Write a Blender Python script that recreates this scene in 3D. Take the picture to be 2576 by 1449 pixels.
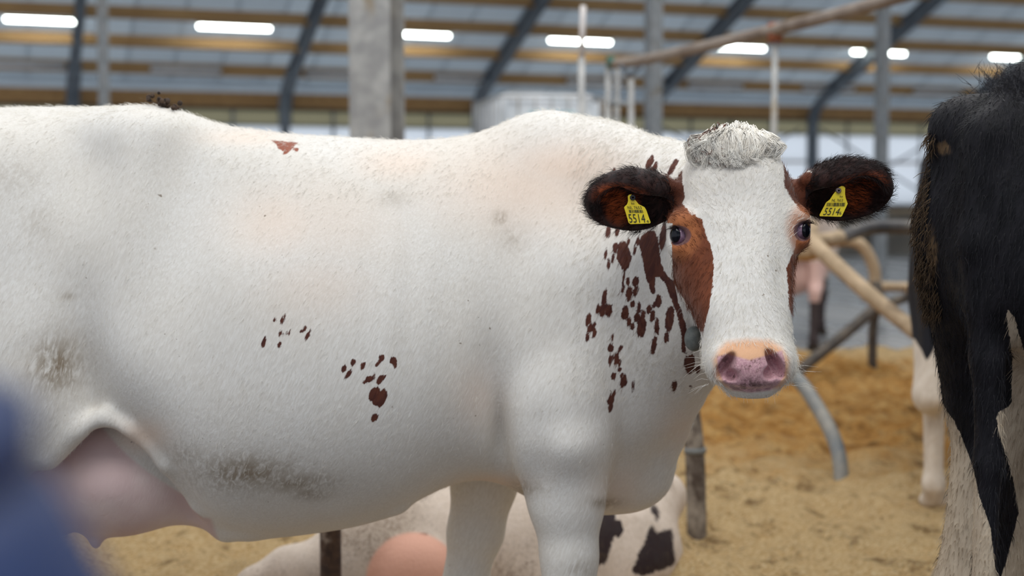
import bpy, bmesh, math, random
import numpy as np
from mathutils import Vector, Matrix

scene = bpy.context.scene
for o in list(bpy.data.objects):
    bpy.data.objects.remove(o)
C = scene.collection
random.seed(7)
rng = np.random.default_rng(7)

# ------------------------------------------------------------------ camera
F = 3578.0                      # focal length in pixels of a 2576 px wide frame (50 mm lens)
CAMZ = 1.31
PITCH = math.atan((724.5 - 490.0) / F)
cam_data = bpy.data.cameras.new('camera')
cam_data.sensor_width = 36.0
cam_data.lens = 36.0 * F / 2576.0
cam_data.clip_start = 0.02
cam_data.clip_end = 300
cam_data.dof.use_dof = True
cam_data.dof.focus_distance = 2.70
cam_data.dof.aperture_fstop = 2.5
cam = bpy.data.objects.new('camera', cam_data)
cam.location = (0, 0, CAMZ)
cam.rotation_euler = (math.pi / 2 - PITCH, 0, 0)
C.objects.link(cam)
scene.camera = cam

# ------------------------------------------------------------------ world, lights, exposure
world = bpy.data.worlds.new('overcast_sky')
scene.world = world
world.use_nodes = True
wn = world.node_tree.nodes
wn['Background'].inputs[0].default_value = (0.86, 0.91, 1.0, 1)
wn['Background'].inputs[1].default_value = 0.85
ld = bpy.data.lights.new('added_top_light', 'AREA')  # area lamp added overhead, out of view, for top light on the cow
ld.shape = 'RECTANGLE'; ld.size = 8; ld.size_y = 4
ld.energy = 375; ld.color = (1.0, 0.985, 0.95)
lo = bpy.data.objects.new('added_top_light', ld)
lo.location = (.2, -.3, 6.8)
lo.rotation_euler = (Vector((0.2, 3.2, 0.9)) - Vector(lo.location)).to_track_quat('-Z', 'Y').to_euler()
C.objects.link(lo)
ld2 = bpy.data.lights.new('added_stall_fill', 'AREA')  # area lamp added above the bedding to lift the dark background
ld2.shape = 'RECTANGLE'; ld2.size = 12; ld2.size_y = 5; ld2.energy = 620; ld2.color = (1.0, 0.985, 0.95)
lo2 = bpy.data.objects.new('added_stall_fill', ld2)
lo2.location = (2.0, 8.5, 7.6)
lo2.rotation_euler = (0, 0, math.radians(20))
C.objects.link(lo2)
scene.view_settings.view_transform = 'Standard'
scene.view_settings.look = 'None'
scene.view_settings.gamma = 1.0
scene.view_settings.use_curve_mapping = False
scene.view_settings.exposure = 0.0

# ------------------------------------------------------------------ helpers
CP, SP = math.cos(PITCH), math.sin(PITCH)
def P(u, v, Y):
    """world point that stands at depth Y in the direction of photo position (u, v)"""
    dx = (u - 1288.0) / F; dv = (v - 724.5) / F
    dy = CP - dv * SP; dz = -SP - dv * CP
    t = Y / dy
    return np.array([dx * t, Y, CAMZ + dz * t])
def PXS(Y): return Y / F            # metres per photo pixel at depth Y
def G(u, v, z=0.0):
    """point of the plane at height z"""
    dx = (u - 1288.0) / F; dv = (v - 724.5) / F
    dy = CP - dv * SP; dz = -SP - dv * CP
    t = (z - CAMZ) / dz
    return np.array([dx * t, dy * t, z])
def proj(p):
    """array of world points -> photo positions"""
    x = p[:, 0]; y = p[:, 1]; z = p[:, 2] - CAMZ
    d = y * CP - z * SP; up = y * SP + z * CP
    return 1288.0 + F * x / d, 724.5 - F * up / d

def tag(o, label=None, cat=None, group=None, kind=None):
    if label: o['label'] = label
    if cat: o['category'] = cat
    if group: o['group'] = group
    if kind: o['kind'] = kind
    return o
def empty(name, loc=(0, 0, 0), rz=0.0, parent=None):
    o = bpy.data.objects.new(name, None); C.objects.link(o)
    o.location = loc; o.rotation_euler = (0, 0, rz); o.empty_display_size = 0.1
    if parent: o.parent = parent
    return o
def link(name, me, mat=None, parent=None):
    o = bpy.data.objects.new(name, me); C.objects.link(o)
    if mat is not None:
        me.materials.clear(); me.materials.append(mat)
    if parent is not None: o.parent = parent
    return o
class MB:
    """collects verts and faces in world space; build() makes ONE mesh object"""
    def __init__(s): s.v = []; s.f = []; s.smooth = []
    def add(s, vs, fs, smooth=False):
        b = len(s.v)
        s.v += [tuple(map(float, q)) for q in vs]
        s.f += [tuple(b + i for i in q) for q in fs]
        s.smooth += [smooth] * len(fs)
    def box(s, c, size, ax=None):
        c = np.array(c, float)
        ax = np.eye(3) if ax is None else np.array(ax, float)
        vs = []
        for k in range(8):
            q = [(1 if k >> i & 1 else -1) * size[i] / 2 for i in range(3)]
            vs.append(c + q[0] * ax[0] + q[1] * ax[1] + q[2] * ax[2])
        s.add(vs, [(0, 2, 3, 1), (4, 5, 7, 6), (0, 1, 5, 4), (2, 6, 7, 3), (0, 4, 6, 2), (1, 3, 7, 5)])
    def tube(s, pts, rad, n=12, caps=True):
        pts = [np.array(q, float) for q in pts]
        if not hasattr(rad, '__len__'): rad = [rad] * len(pts)
        t0 = pts[1] - pts[0]; t0 /= np.linalg.norm(t0)
        a = np.array([0, 0, 1.0]) if abs(t0[2]) < .9 else np.array([1.0, 0, 0])
        u = np.cross(t0, a); u /= np.linalg.norm(u)
        vs = []; 
        for i, q in enumerate(pts):
            t = pts[min(i + 1, len(pts) - 1)] - pts[max(i - 1, 0)]
            t = t / (np.linalg.norm(t) + 1e-12)
            u = u - t * np.dot(u, t); u /= (np.linalg.norm(u) + 1e-12)
            w = np.cross(t, u)
            for k in range(n):
                an = 2 * math.pi * k / n
                vs.append(q + rad[i] * (math.cos(an) * u + math.sin(an) * w))
        fs = []
        for i in range(len(pts) - 1):
            for k in range(n):
                k2 = (k + 1) % n
                fs.append((i * n + k, i * n + k2, (i + 1) * n + k2, (i + 1) * n + k))
        s.add(vs, fs, True)
        if caps:
            b = len(s.v) - len(vs)
            s.f.append(tuple(b + k for k in reversed(range(n)))); s.smooth.append(False)
            e = b + (len(pts) - 1) * n
            s.f.append(tuple(e + k for k in range(n))); s.smooth.append(False)
    def mesh(s, name):
        me = bpy.data.meshes.new(name)
        me.from_pydata(s.v, [], s.f); me.update()
        me.polygons.foreach_set('use_smooth', s.smooth)
        return me
    def build(s, name, mat, parent=None):
        me = s.mesh(name)
        o = link(name, me, mat)
        if parent is not None:
            o.parent = parent
            o.matrix_parent_inverse = parent_matrix(parent).inverted()
        return o
def parent_matrix(o):
    m = Matrix.LocRotScale(o.location, o.rotation_euler, o.scale)
    if o.parent: m = parent_matrix(o.parent) @ o.matrix_parent_inverse @ m
    return m
def spline(pts, n=8):
    """Catmull-Rom through points"""
    pts = [np.array(q, float) for q in pts]
    out = []
    for i in range(len(pts) - 1):
        p0 = pts[max(i - 1, 0)]; p1 = pts[i]; p2 = pts[i + 1]; p3 = pts[min(i + 2, len(pts) - 1)]
        for k in range(n):
            t = k / n
            out.append(0.5 * ((2 * p1) + (-p0 + p2) * t + (2 * p0 - 5 * p1 + 4 * p2 - p3) * t * t + (-p0 + 3 * p1 - 3 * p2 + p3) * t ** 3))
    out.append(pts[-1])
    return out

# ------------------------------------------------------------------ materials
def srgb(r, g, b):
    f = lambda c: ((c / 255.0) / 12.92) if c / 255.0 <= 0.04045 else ((c / 255.0 + 0.055) / 1.055) ** 2.4
    return (f(r), f(g), f(b), 1.0)
class NT:
    def __init__(s, name):
        s.m = bpy.data.materials.new(name); s.m.use_nodes = True
        s.t = s.m.node_tree; s.n = s.t.nodes; s.l = s.t.links
        s.bsdf = s.n['Principled BSDF']; s.out = s.n['Material Output']
    def node(s, typ, **kw):
        nd = s.n.new(typ)
        for k, v in kw.items(): setattr(nd, k, v)
        return nd
    def put(s, sock, v):
        if isinstance(v, bpy.types.NodeSocket): s.l.new(v, sock)
        else: sock.default_value = v
    def coords(s, scale=(1, 1, 1), rot=(0, 0, 0), kind='Object'):
        tc = s.node('ShaderNodeTexCoord'); mp = s.node('ShaderNodeMapping')
        s.l.new(tc.outputs[kind], mp.inputs[0])
        if any(rot):                     # rotate first, then stretch
            mp.vector_type = 'TEXTURE'; scale = tuple(1.0 / q for q in scale)
        mp.inputs['Scale'].default_value = scale; mp.inputs['Rotation'].default_value = rot
        return mp.outputs[0]
    def noise(s, vec, scale, detail=4, rough=.55, dist=0.0):
        nd = s.node('ShaderNodeTexNoise')
        s.put(nd.inputs['Vector'], vec); nd.inputs['Scale'].default_value = scale
        nd.inputs['Detail'].default_value = detail; nd.inputs['Roughness'].default_value = rough
        nd.inputs['Distortion'].default_value = dist
        return nd.outputs[0]
    def ramp(s, fac, stops):
        nd = s.node('ShaderNodeValToRGB'); s.put(nd.inputs[0], fac)
        els = nd.color_ramp.elements
        while len(els) < len(stops): els.new(0.5)
        for e, (p, c) in zip(els, stops):
            e.position = p; e.color = c if len(c) == 4 else (*c, 1)
        return nd.outputs[0]
    def step(s, fac, a, b):
        nd = s.node('ShaderNodeMapRange'); s.put(nd.inputs[0], fac)
        nd.inputs[1].default_value = a; nd.inputs[2].default_value = b
        nd.interpolation_type = 'SMOOTHSTEP'
        return nd.outputs[0]
    def mix(s, fac, a, b, mode='MIX'):
        nd = s.node('ShaderNodeMix', data_type='RGBA', blend_type=mode)
        s.put(nd.inputs[0], fac); s.put(nd.inputs[6], a); s.put(nd.inputs[7], b)
        return nd.outputs[2]
    def math(s, op, a, b=0.0):
        nd = s.node('ShaderNodeMath', operation=op)
        s.put(nd.inputs[0], a); s.put(nd.inputs[1], b)
        return nd.outputs[0]
    def attr(s, name):
        nd = s.node('ShaderNodeAttribute'); nd.attribute_name = name
        return nd.outputs['Fac']
    def bump(s, h, strength, dist):
        nd = s.node('ShaderNodeBump'); s.put(nd.inputs['Height'], h)
        nd.inputs['Strength'].default_value = strength; nd.inputs['Distance'].default_value = dist
        s.l.new(nd.outputs[0], s.bsdf.inputs['Normal'])
    def set(s, color=None, rough=None, metal=None, spec=None):
        b = s.bsdf
        if color is not None: s.put(b.inputs['Base Color'], color)
        if rough is not None: s.put(b.inputs['Roughness'], rough)
        if metal is not None: s.put(b.inputs['Metallic'], metal)
        if spec is not None: s.put(b.inputs['Specular IOR Level'], spec)
        return s.m
def simple(name, col, col2=None, scale=6.0, rough=.6, metal=0.0, spec=.4, bump=0.0, stretch=(1, 1, 1), dirt=None, dirt_lo=.55, dirt_hi=.7):
    n = NT(name)
    vec = n.coords(stretch)
    nz = n.noise(vec, scale, 6, .6)
    c = n.mix(n.step(nz, .35, .65), col, col2 if col2 else col)
    if dirt:
        nz2 = n.noise(n.coords((1, 1, 1)), scale * .45, 5, .65)
        c = n.mix(n.step(nz2, dirt_lo, dirt_hi), c, dirt)
    if bump: n.bump(nz, bump, .01)
    return n.set(c, rough, metal, spec)
# ------------------------------------------------------------------ implicit modelling of the animals
class SDF:
    """list of blended volumes -> one continuous skin (surface nets on a grid)"""
    def __init__(s): s.p = []
    def add(s, fn, lo, hi, k=0.0, op='u'):
        s.p.append((fn, np.array(lo, float), np.array(hi, float), k, op)); return s
    def ell(s, c, r, k=.03, op='u', rot=None):
        c = np.array(c, float); r = np.array(r, float)
        R = None if rot is None else np.array(rot, float)     # rows = local axes
        m = r.max()
        def fn(x, y, z):
            q = [x - c[0], y - c[1], z - c[2]]
            if R is not None: q = [R[i][0] * q[0] + R[i][1] * q[1] + R[i][2] * q[2] for i in range(3)]
            k0 = np.sqrt((q[0] / r[0]) ** 2 + (q[1] / r[1]) ** 2 + (q[2] / r[2]) ** 2)
            k1 = np.sqrt((q[0] / r[0] ** 2) ** 2 + (q[1] / r[1] ** 2) ** 2 + (q[2] / r[2] ** 2) ** 2) + 1e-9
            return k0 * (k0 - 1) / k1
        return s.add(fn, c - m, c + m, k, op)
    def cone(s, a, b, ra, rb, k=.03, op='u', squash=None):
        """rounded cone between a and b; squash scales it across one world axis (axis, factor)"""
        a = np.array(a, float); b = np.array(b, float)
        m = max(ra, rb)
        lo = np.minimum(a, b) - m; hi = np.maximum(a, b) + m
        ba = b - a; l2 = float(ba @ ba) + 1e-12
        sq = squash
        if sq is not None:
            ax, fa = sq
            mid = (a[ax] + b[ax]) / 2
        def fn(x, y, z):
            p = [x - a[0], y - a[1], z - a[2]]
            t = np.clip((p[0] * ba[0] + p[1] * ba[1] + p[2] * ba[2]) / l2, 0, 1)
            q = [p[i] - t * ba[i] for i in range(3)]
            if sq is not None: q[ax] = q[ax] / fa
            return np.sqrt(q[0] ** 2 + q[1] ** 2 + q[2] ** 2) - (ra + (rb - ra) * t)
        return s.add(fn, lo, hi, k, op)
    def chain(s, pts, rads, k=.03, kin=None, squash=None):
        for i in range(len(pts) - 1):
            s.cone(pts[i], pts[i + 1], rads[i], rads[i + 1], k if i == 0 else (kin if kin is not None else k), squash=squash)
        return s
    def bump(s, c, r, amp):
        """swell (amp > 0) or hollow (amp < 0) of the skin around c"""
        c = np.array(c, float)
        r = np.array(r if hasattr(r, '__len__') else (r, r, r), float)
        def fn(x, y, z):
            return -amp * np.exp(-(((x - c[0]) / r[0]) ** 2 + ((y - c[1]) / r[1]) ** 2 + ((z - c[2]) / r[2]) ** 2))
        return s.add(fn, c - 2.6 * r, c + 2.6 * r, 0, 'b')
    def eval(s, x, y, z, lo=None, hi=None):
        d = np.full(np.broadcast(x, y, z).shape, 0.5, np.float32)
        for fn, plo, phi, k, op in s.p:
            mg = k * 1.5 + .10 if op != 'b' else 0
            if lo is not None and (np.any(plo - mg > hi) or np.any(phi + mg < lo)): continue
            e = fn(x, y, z); k = k * 1.35
            if op == 'u':
                if k > 0:
                    h = np.maximum(k - np.abs(d - e), 0) / k
                    d = np.minimum(d, e) - h * h * h * k / 6
                else: d = np.minimum(d, e)
            elif op == 's':
                e = -e
                if k > 0:
                    h = np.maximum(k - np.abs(d - e), 0) / k
                    d = np.maximum(d, e) + h * h * h * k / 6
                else: d = np.maximum(d, e)
            else: d = d + e
        return d
    def mesh(s, lo, hi, h, keep=None, B=16):
        lo = np.array(lo, float); n = np.ceil((np.array(hi) - lo) / h / B).astype(int)
        N = n * B + 1
        D = np.empty(N, np.float32)
        ax = [lo[i] + h * np.arange(N[i]) for i in range(3)]
        half = B * h * .87
        cx, cy, cz = [lo[i] + h * B * (np.arange(n[i]) + .5) for i in range(3)]
        cen = s.eval(cx[:, None, None], cy[None, :, None], cz[None, None, :])
        for i in range(n[0]):
            sx = slice(i * B, (i + 1) * B + 1); X = ax[0][sx][:, None, None]
            for j in range(n[1]):
                sy = slice(j * B, (j + 1) * B + 1); Y = ax[1][sy][None, :, None]
                for k in range(n[2]):
                    sz = slice(k * B, (k + 1) * B + 1)
                    c = cen[i, j, k]
                    if abs(c) > half * 1.7 + .05: D[sx, sy, sz] = c; continue
                    Z = ax[2][sz][None, None, :]
                    D[sx, sy, sz] = s.eval(X, Y, Z, np.array([ax[0][sx][0], ax[1][sy][0], ax[2][sz][0]]),
                                           np.array([ax[0][sx][-1], ax[1][sy][-1], ax[2][sz][-1]]))
        return surface_nets(D, lo, h, keep)
def surface_nets(D, lo, h, keep=None):
    S = D < 0
    M = N_ = np.array(D.shape) - 1
    cnt = np.zeros(M, np.uint8)
    for dx in (0, 1):
        for dy in (0, 1):
            for dz in (0, 1):
                cnt += S[dx:dx + M[0], dy:dy + M[1], dz:dz + M[2]]
    act = (cnt > 0) & (cnt < 8)
    I, J, K = np.nonzero(act)
    idx = np.full(M, -1, np.int64)
    acc = np.zeros((len(I), 3)); num = np.zeros(len(I))
    corners = [(a, b, c) for a in (0, 1) for b in (0, 1) for c in (0, 1)]
    for a in corners:
        for axx in range(3):
            if a[axx]: continue
            b = list(a); b[axx] = 1
            da = D[I + a[0], J + a[1], K + a[2]]; db = D[I + b[0], J + b[1], K + b[2]]
            cr = (da < 0) != (db < 0)
            t = np.where(cr, da / np.where(cr, da - db, 1), 0)
            q = np.stack([np.full(len(I), float(a[0])), np.full(len(I), float(a[1])), np.full(len(I), float(a[2]))], 1)
            q[:, axx] += t
            acc += q * cr[:, None]; num += cr
    V = lo + h * (np.stack([I, J, K], 1) + acc / num[:, None])
    idx[I, J, K] = np.arange(len(I))
    quads = []
    for axx in range(3):
        sl0 = [slice(None)] * 3; sl1 = [slice(None)] * 3
        sl0[axx] = slice(0, -1); sl1[axx] = slice(1, None)
        a, b = S[tuple(sl0)], S[tuple(sl1)]
        for inside_first in (True, False):
            e = (a & ~b) if inside_first else (~a & b)
            i, j, k = np.nonzero(e)
            g = [i, j, k]; o1, o2 = [(1, 2), (2, 0), (0, 1)][axx]
            ok = (g[o1] > 0) & (g[o2] > 0) & (g[o1] < M[o1]) & (g[o2] < M[o2])
            g = [q[ok] for q in g]
            def cell(d1, d2):
                q = [c.copy() for c in g]; q[o1] = q[o1] - d1; q[o2] = q[o2] - d2
                return idx[q[0], q[1], q[2]]
            c00, c10, c11, c01 = cell(1, 1), cell(0, 1), cell(0, 0), cell(1, 0)
            quads.append(np.stack([c00, c10, c11, c01] if inside_first else [c00, c01, c11, c10], 1))
    Q = np.concatenate(quads)
    Q = Q[(Q >= 0).all(1)]
    if keep is not None:
        cen = V[Q].mean(1)
        Q = Q[keep(cen)]
    used = np.unique(Q); remap = np.full(len(V), -1, np.int64); remap[used] = np.arange(len(used))
    return V[used], remap[Q]
def relax(V, Q, it=2, lam=.5):
    n = len(V)
    E = np.concatenate([Q[:, [0, 1]], Q[:, [1, 2]], Q[:, [2, 3]], Q[:, [3, 0]]])
    for q in range(it):
        acc = np.zeros_like(V); deg = np.bincount(E[:, 0], minlength=n) + np.bincount(E[:, 1], minlength=n)
        for i in range(3):
            acc[:, i] = np.bincount(E[:, 0], V[E[:, 1], i], n) + np.bincount(E[:, 1], V[E[:, 0], i], n)
        # keep open rims where they are
        new = acc / np.maximum(deg, 1)[:, None]
        mv = deg >= 6
        V = np.where(mv[:, None], V + lam * (new - V), V)
    return V
def vnormals(V, Q):
    nrm = np.cross(V[Q[:, 2]] - V[Q[:, 0]], V[Q[:, 3]] - V[Q[:, 1]])
    N = np.zeros_like(V)
    for i in range(3):
        for c in range(4): N[:, i] += np.bincount(Q[:, c], nrm[:, i], len(V))
    return N / (np.linalg.norm(N, axis=1)[:, None] + 1e-12)
def quad_mesh(name, V, Q):
    me = bpy.data.meshes.new(name)
    me.vertices.add(len(V)); me.vertices.foreach_set('co', V.astype(np.float32).ravel())
    me.loops.add(len(Q) * 4); me.loops.foreach_set('vertex_index', Q.astype(np.int32).ravel())
    me.polygons.add(len(Q)); me.polygons.foreach_set('loop_start', np.arange(0, len(Q) * 4, 4, dtype=np.int32))
    me.polygons.foreach_set('loop_total', np.full(len(Q), 4, np.int32))
    me.polygons.foreach_set('use_smooth', np.ones(len(Q), bool))
    me.update(calc_edges=True); me.validate()
    return me
def set_attr(me, name, vals):
    a = me.attributes.new(name, 'FLOAT', 'POINT')
    a.data.foreach_set('value', vals.astype(np.float32))
def poly_sd(pu, pv, poly):
    """signed distance (positive inside) to a polygon"""
    poly = np.array(poly, float); n = len(poly)
    d = np.full(pu.shape, 1e9); ins = np.zeros(pu.shape, bool)
    for i in range(n):
        a = poly[i]; b = poly[(i + 1) % n]
        e = b - a; wx = pu - a[0]; wy = pv - a[1]
        t = np.clip((wx * e[0] + wy * e[1]) / (e @ e + 1e-9), 0, 1)
        d = np.minimum(d, np.hypot(wx - e[0] * t, wy - e[1] * t))
        c = ((a[1] > pv) != (b[1] > pv))
        xi = a[0] + (pv - a[1]) / (e[1] if abs(e[1]) > 1e-9 else 1e-9) * e[0]
        ins ^= c & (pu < xi)
    return np.where(ins, d, -d)
def ell_sd(pu, pv, cx, cy, rx, ry, ang=0.0):
    c, s_ = math.cos(ang), math.sin(ang)
    x = (pu - cx) * c + (pv - cy) * s_; y = -(pu - cx) * s_ + (pv - cy) * c
    k0 = np.sqrt((x / rx) ** 2 + (y / ry) ** 2)
    return (1 - k0) * min(rx, ry) * np.where(k0 < 1, 1.8, 1.0)
def interp(x, xs, ys): return np.interp(x, xs, ys)
FINE = .0054     # grid of the white cow's skin, metres
# ------------------------------------------------------------------ the barn: long wall with windows, roof, frames
BO = np.array([-10.38, 33.8]); BA = np.array([.9397, .3420]); BN = np.array([.3420, -.9397])   # wall foot, along the wall, into the barn
AX = np.array([[BA[0], BA[1], 0], [BN[0], BN[1], 0], [0, 0, 1.0]])
SLOPE = .42; EAVE = 3.92
def BW(s_, t, z): return np.array([BO[0] + BA[0] * s_ + BN[0] * t, BO[1] + BA[1] * s_ + BN[1] * t, z])
def roof_z(t): return EAVE + SLOPE * t
RA = math.atan(SLOPE)
AXR = np.array([AX[0], AX[1] * math.cos(RA) + AX[2] * math.sin(RA), -AX[1] * math.sin(RA) + AX[2] * math.cos(RA)])   # along wall, up the slope, roof normal
def on_barn(u, v, t_of):     # point seen at (u, v) lying in the vertical plane t = t_of
    lo, hi = .5, 80.0
    for _ in range(60):
        m = (lo + hi) / 2; p = P(u, v, m)
        t = (p[0] - BO[0]) * BN[0] + (p[1] - BO[1]) * BN[1]
        lo, hi = (m, hi) if t > t_of else (lo, m)
    return P(u, v, (lo + hi) / 2)
def daylight(mat, fac):      # translucency added so the sheets brighten the roof and the barn below
    t = mat.node_tree; b_ = t.nodes['Principled BSDF']; o_ = t.nodes['Material Output']
    tr = t.nodes.new('ShaderNodeBsdfTranslucent'); tr.inputs[0].default_value = srgb(230, 237, 240)
    mx = t.nodes.new('ShaderNodeMixShader'); mx.inputs[0].default_value = fac
    t.links.new(b_.outputs[0], mx.inputs[1]); t.links.new(tr.outputs[0], mx.inputs[2]); t.links.new(mx.outputs[0], o_.inputs[0])
    return mat
M_sheet = daylight(simple('roof_sheet', srgb(206, 212, 220), srgb(192, 198, 208), 1.2, .45, 0, .5), .56)
M_sheet2 = daylight(simple('roof_sheet_pale', srgb(214, 220, 226), srgb(200, 206, 216), 1.2, .45, 0, .5), .60)
M_wood = simple('purlin_wood', srgb(196, 156, 104), srgb(170, 130, 84), 3.0, .7, stretch=(.3, 6, 6))
M_steel = simple('blue_grey_steel', srgb(124, 132, 140), srgb(104, 112, 122), 2.0, .5, .2)
M_galv = simple('galvanised_steel', srgb(150, 152, 154), srgb(128, 132, 134), 14.0, .5, .3, dirt=srgb(120, 112, 100))
M_galv_w = simple('galvanised_pale', srgb(178, 178, 176), srgb(150, 150, 150), 9.0, .55, .2, dirt=srgb(150, 138, 120))
M_mull = simple('window_bar', srgb(120, 124, 126), srgb(104, 108, 112), 3.0, .5)
def pane_mat(name, col, fac=.0):
    n = NT(name)
    tr = n.node('ShaderNodeBsdfTranslucent'); tr.inputs[0].default_value = col
    df = n.node('ShaderNodeBsdfDiffuse'); df.inputs[0].default_value = col
    mx = n.node('ShaderNodeMixShader'); mx.inputs[0].default_value = .04
    n.l.new(tr.outputs[0], mx.inputs[1]); n.l.new(df.outputs[0], mx.inputs[2]); n.l.new(mx.outputs[0], n.out.inputs[0])
    return n.m
M_pane = pane_mat('milky_window_sheet', srgb(250, 253, 255))
M_pane_top = pane_mat('beige_curtain_roll', srgb(196, 192, 172))
M_conc = simple('wall_concrete', srgb(150, 142, 130), srgb(120, 114, 106), 1.5, .8, bump=.2)

# floor of the barn: worn wet concrete
nf = NT('wet_concrete')
nz = nf.noise(nf.coords((1, .35, 1), (0, 0, math.radians(20))), 1.1, 6, .6)
nf.set(nf.mix(nf.step(nz, .35, .65), srgb(136, 134, 134), srgb(186, 184, 182)), nf.ramp(nz, [(.35, (.12, .12, .12)), (.65, (.40, .40, .40))]), 0, .5)
nf.bump(nf.noise(nf.coords(), 9.0, 4, .6), .25, .02)
b = MB()
c0 = BW(-14, -.3, 0); c1 = BW(46, -.3, 0); c2 = BW(46, 44, 0); c3 = BW(-14, 44, 0)
b.add([c0, c1, c2, c3, c0 - (0, 0, .2), c1 - (0, 0, .2), c2 - (0, 0, .2), c3 - (0, 0, .2)], [(3, 2, 1, 0), (4, 5, 6, 7), (0, 1, 5, 4), (1, 2, 6, 5), (2, 3, 7, 6), (3, 0, 4, 7)])
tag(b.build('floor', nf.m), kind='structure')

# unseen dark floor added on the camera's side to keep the belly dark
ns = NT('unseen_dark_floor')
nzs = ns.noise(ns.coords(), 2.5, 6, .65)
ns.set(ns.mix(ns.step(nzs, .35, .65), srgb(66, 60, 58), srgb(92, 84, 78)), .5, 0, .4); ns.bump(ns.noise(ns.coords(), 20.0, 5, .6), .4, .01)
b = MB(); b.box((0, -2.2, .004), (16, 10.6, .008)); tag(b.build('floor_2', ns.m), kind='structure')

# long wall below the windows
WB, WT = .98, 3.42           # window band
b = MB(); b.box(BW(15, -.12, WB / 2), (58, .2, WB), AX)
wall = tag(b.build('wall_back', M_conc), kind='structure')
# wall plate of wood over the windows
b = MB(); b.box(BW(15, .02, 3.63), (58, .16, .36), AX)
tag(b.build('trim_1', M_wood), kind='structure')
b = MB(); b.box(BW(15, -.10, 3.98), (58, .04, .40), AX)
tag(b.build('trim_3', M_sheet), kind='structure')
b = MB(); b.box(BW(15, .10, 3.42), (58, .20, .07), AX)  # dark strip standing for the shade below the wall plate
tag(b.build('trim_2', simple('plate_shade', srgb(74, 66, 58), rough=.7)), kind='structure')
pane_me = {}
def shared_box(key, size):
    if key not in pane_me:
        q = MB(); q.box((0, 0, 0), size); pane_me[key] = q.mesh(key)
    return pane_me[key]
bay_rz = math.atan2(BA[1], BA[0])
def child(name, me, mat, parent, loc):
    o = bpy.data.objects.new(name, me); C.objects.link(o); o.parent = parent; o.location = loc
    if not me.materials: me.materials.append(mat)
    return o
for i in range(-2, 8):
    w = empty('window_%d' % (i + 3), BW(5 * i + 2.5, 0, 0), bay_rz); tag(w, kind='structure')
    for k in range(4):
        x = -2.5 + 1.25 * (k + .5)
        child('pane', shared_box('pane_low', (1.19, .012, 1.14)), M_pane, w, (x, -.06, WB + .62))
        child('pane', shared_box('pane_mid', (1.19, .012, .72)), M_pane, w, (x, -.06, 2.65))
        child('top_pane', shared_box('pane_top', (1.19, .012, .36)), M_pane_top, w, (x, -.06, 3.21))
        child('mullion', shared_box('mullion', (.05, .07, WT - WB)), M_mull, w, (x - .625, -.03, (WB + WT) / 2))
    child('rail', shared_box('rail', (5, .06, .06)), M_mull, w, (0, -.02, 2.245))
    child('rail', shared_box('rail2', (5, .06, .035)), M_mull, w, (0, -.02, 3.02))
    child('window_sill', shared_box('sill', (5, .16, .08)), M_mull, w, (0, .0, WB + .01))
# crossed wind braces in the bays at the right
for i, tx_ in ((3, 'left of the right ear of the white cow'), (4, 'behind the right ear of the white cow'), (5, 'beside the black rump')):
    wb = empty('wind_brace', BW(5 * i + 2.5, .12, .9)); tag(wb, 'thin crossed steel rods over the windows ' + tx_, 'brace', 'window braces')
    for a, c in ((.3, 4.7), (4.7, .3)):
        q = MB(); q.tube([BW(5 * i + a, .12, 3.2), BW(5 * i + c, .12, .9)], .03, 6); q.build('rod', M_mull, wb)

# roof sheets and purlins
ceil = empty('ceiling', BW(15, 0, EAVE)); tag(ceil, kind='structure')
ceil_rz = bay_rz
TR = 22.0                       # the ridge
purl_t = [.80 + 1.17 * k for k in range(18)]
L = TR / math.cos(RA)
sheet_me = []
for mt in (M_sheet, M_sheet2):
    q = MB(); q.box((0, 0, 0), (1.13, L + .4, .03)); me = q.mesh('roof_sheet'); me.materials.append(mt); sheet_me.append(me)
AXN = np.array([AX[0], AX[1] * math.cos(RA) - AX[2] * math.sin(RA), AX[1] * math.sin(RA) + AX[2] * math.cos(RA)])      # the slope on the camera's side
for axr, tc, tz in ((AXR, TR / 2 - .2, TR / 2), (AXN, TR * 1.5 + .2, TR / 2)):
    for k in range(50):
        c = BW(-12 + 1.1 * (k + .5), tc, roof_z(tz) + .14 + (.012 if k % 2 else 0))
        o = bpy.data.objects.new('roof_sheet', sheet_me[(k * 7 // 3) % 2]); C.objects.link(o); o.parent = ceil
        o.matrix_parent_inverse = parent_matrix(ceil).inverted()
        o.matrix_basis = Matrix.Translation(Vector(c)) @ Matrix(np.array(axr).T.tolist()).to_4x4()
pm = None
for t in purl_t:
    if pm is None:
        q = MB(); q.box((0, 0, 0), (57, .10, .27)); pm = q.mesh('purlin'); pm.materials.append(M_wood)
    o = bpy.data.objects.new('purlin', pm); C.objects.link(o); o.parent = ceil
    o.matrix_parent_inverse = parent_matrix(ceil).inverted()
    o.matrix_basis = Matrix.Translation(Vector(BW(15, t, roof_z(t) + .02))) @ Matrix(np.array(AXR).T.tolist()).to_4x4()
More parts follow.
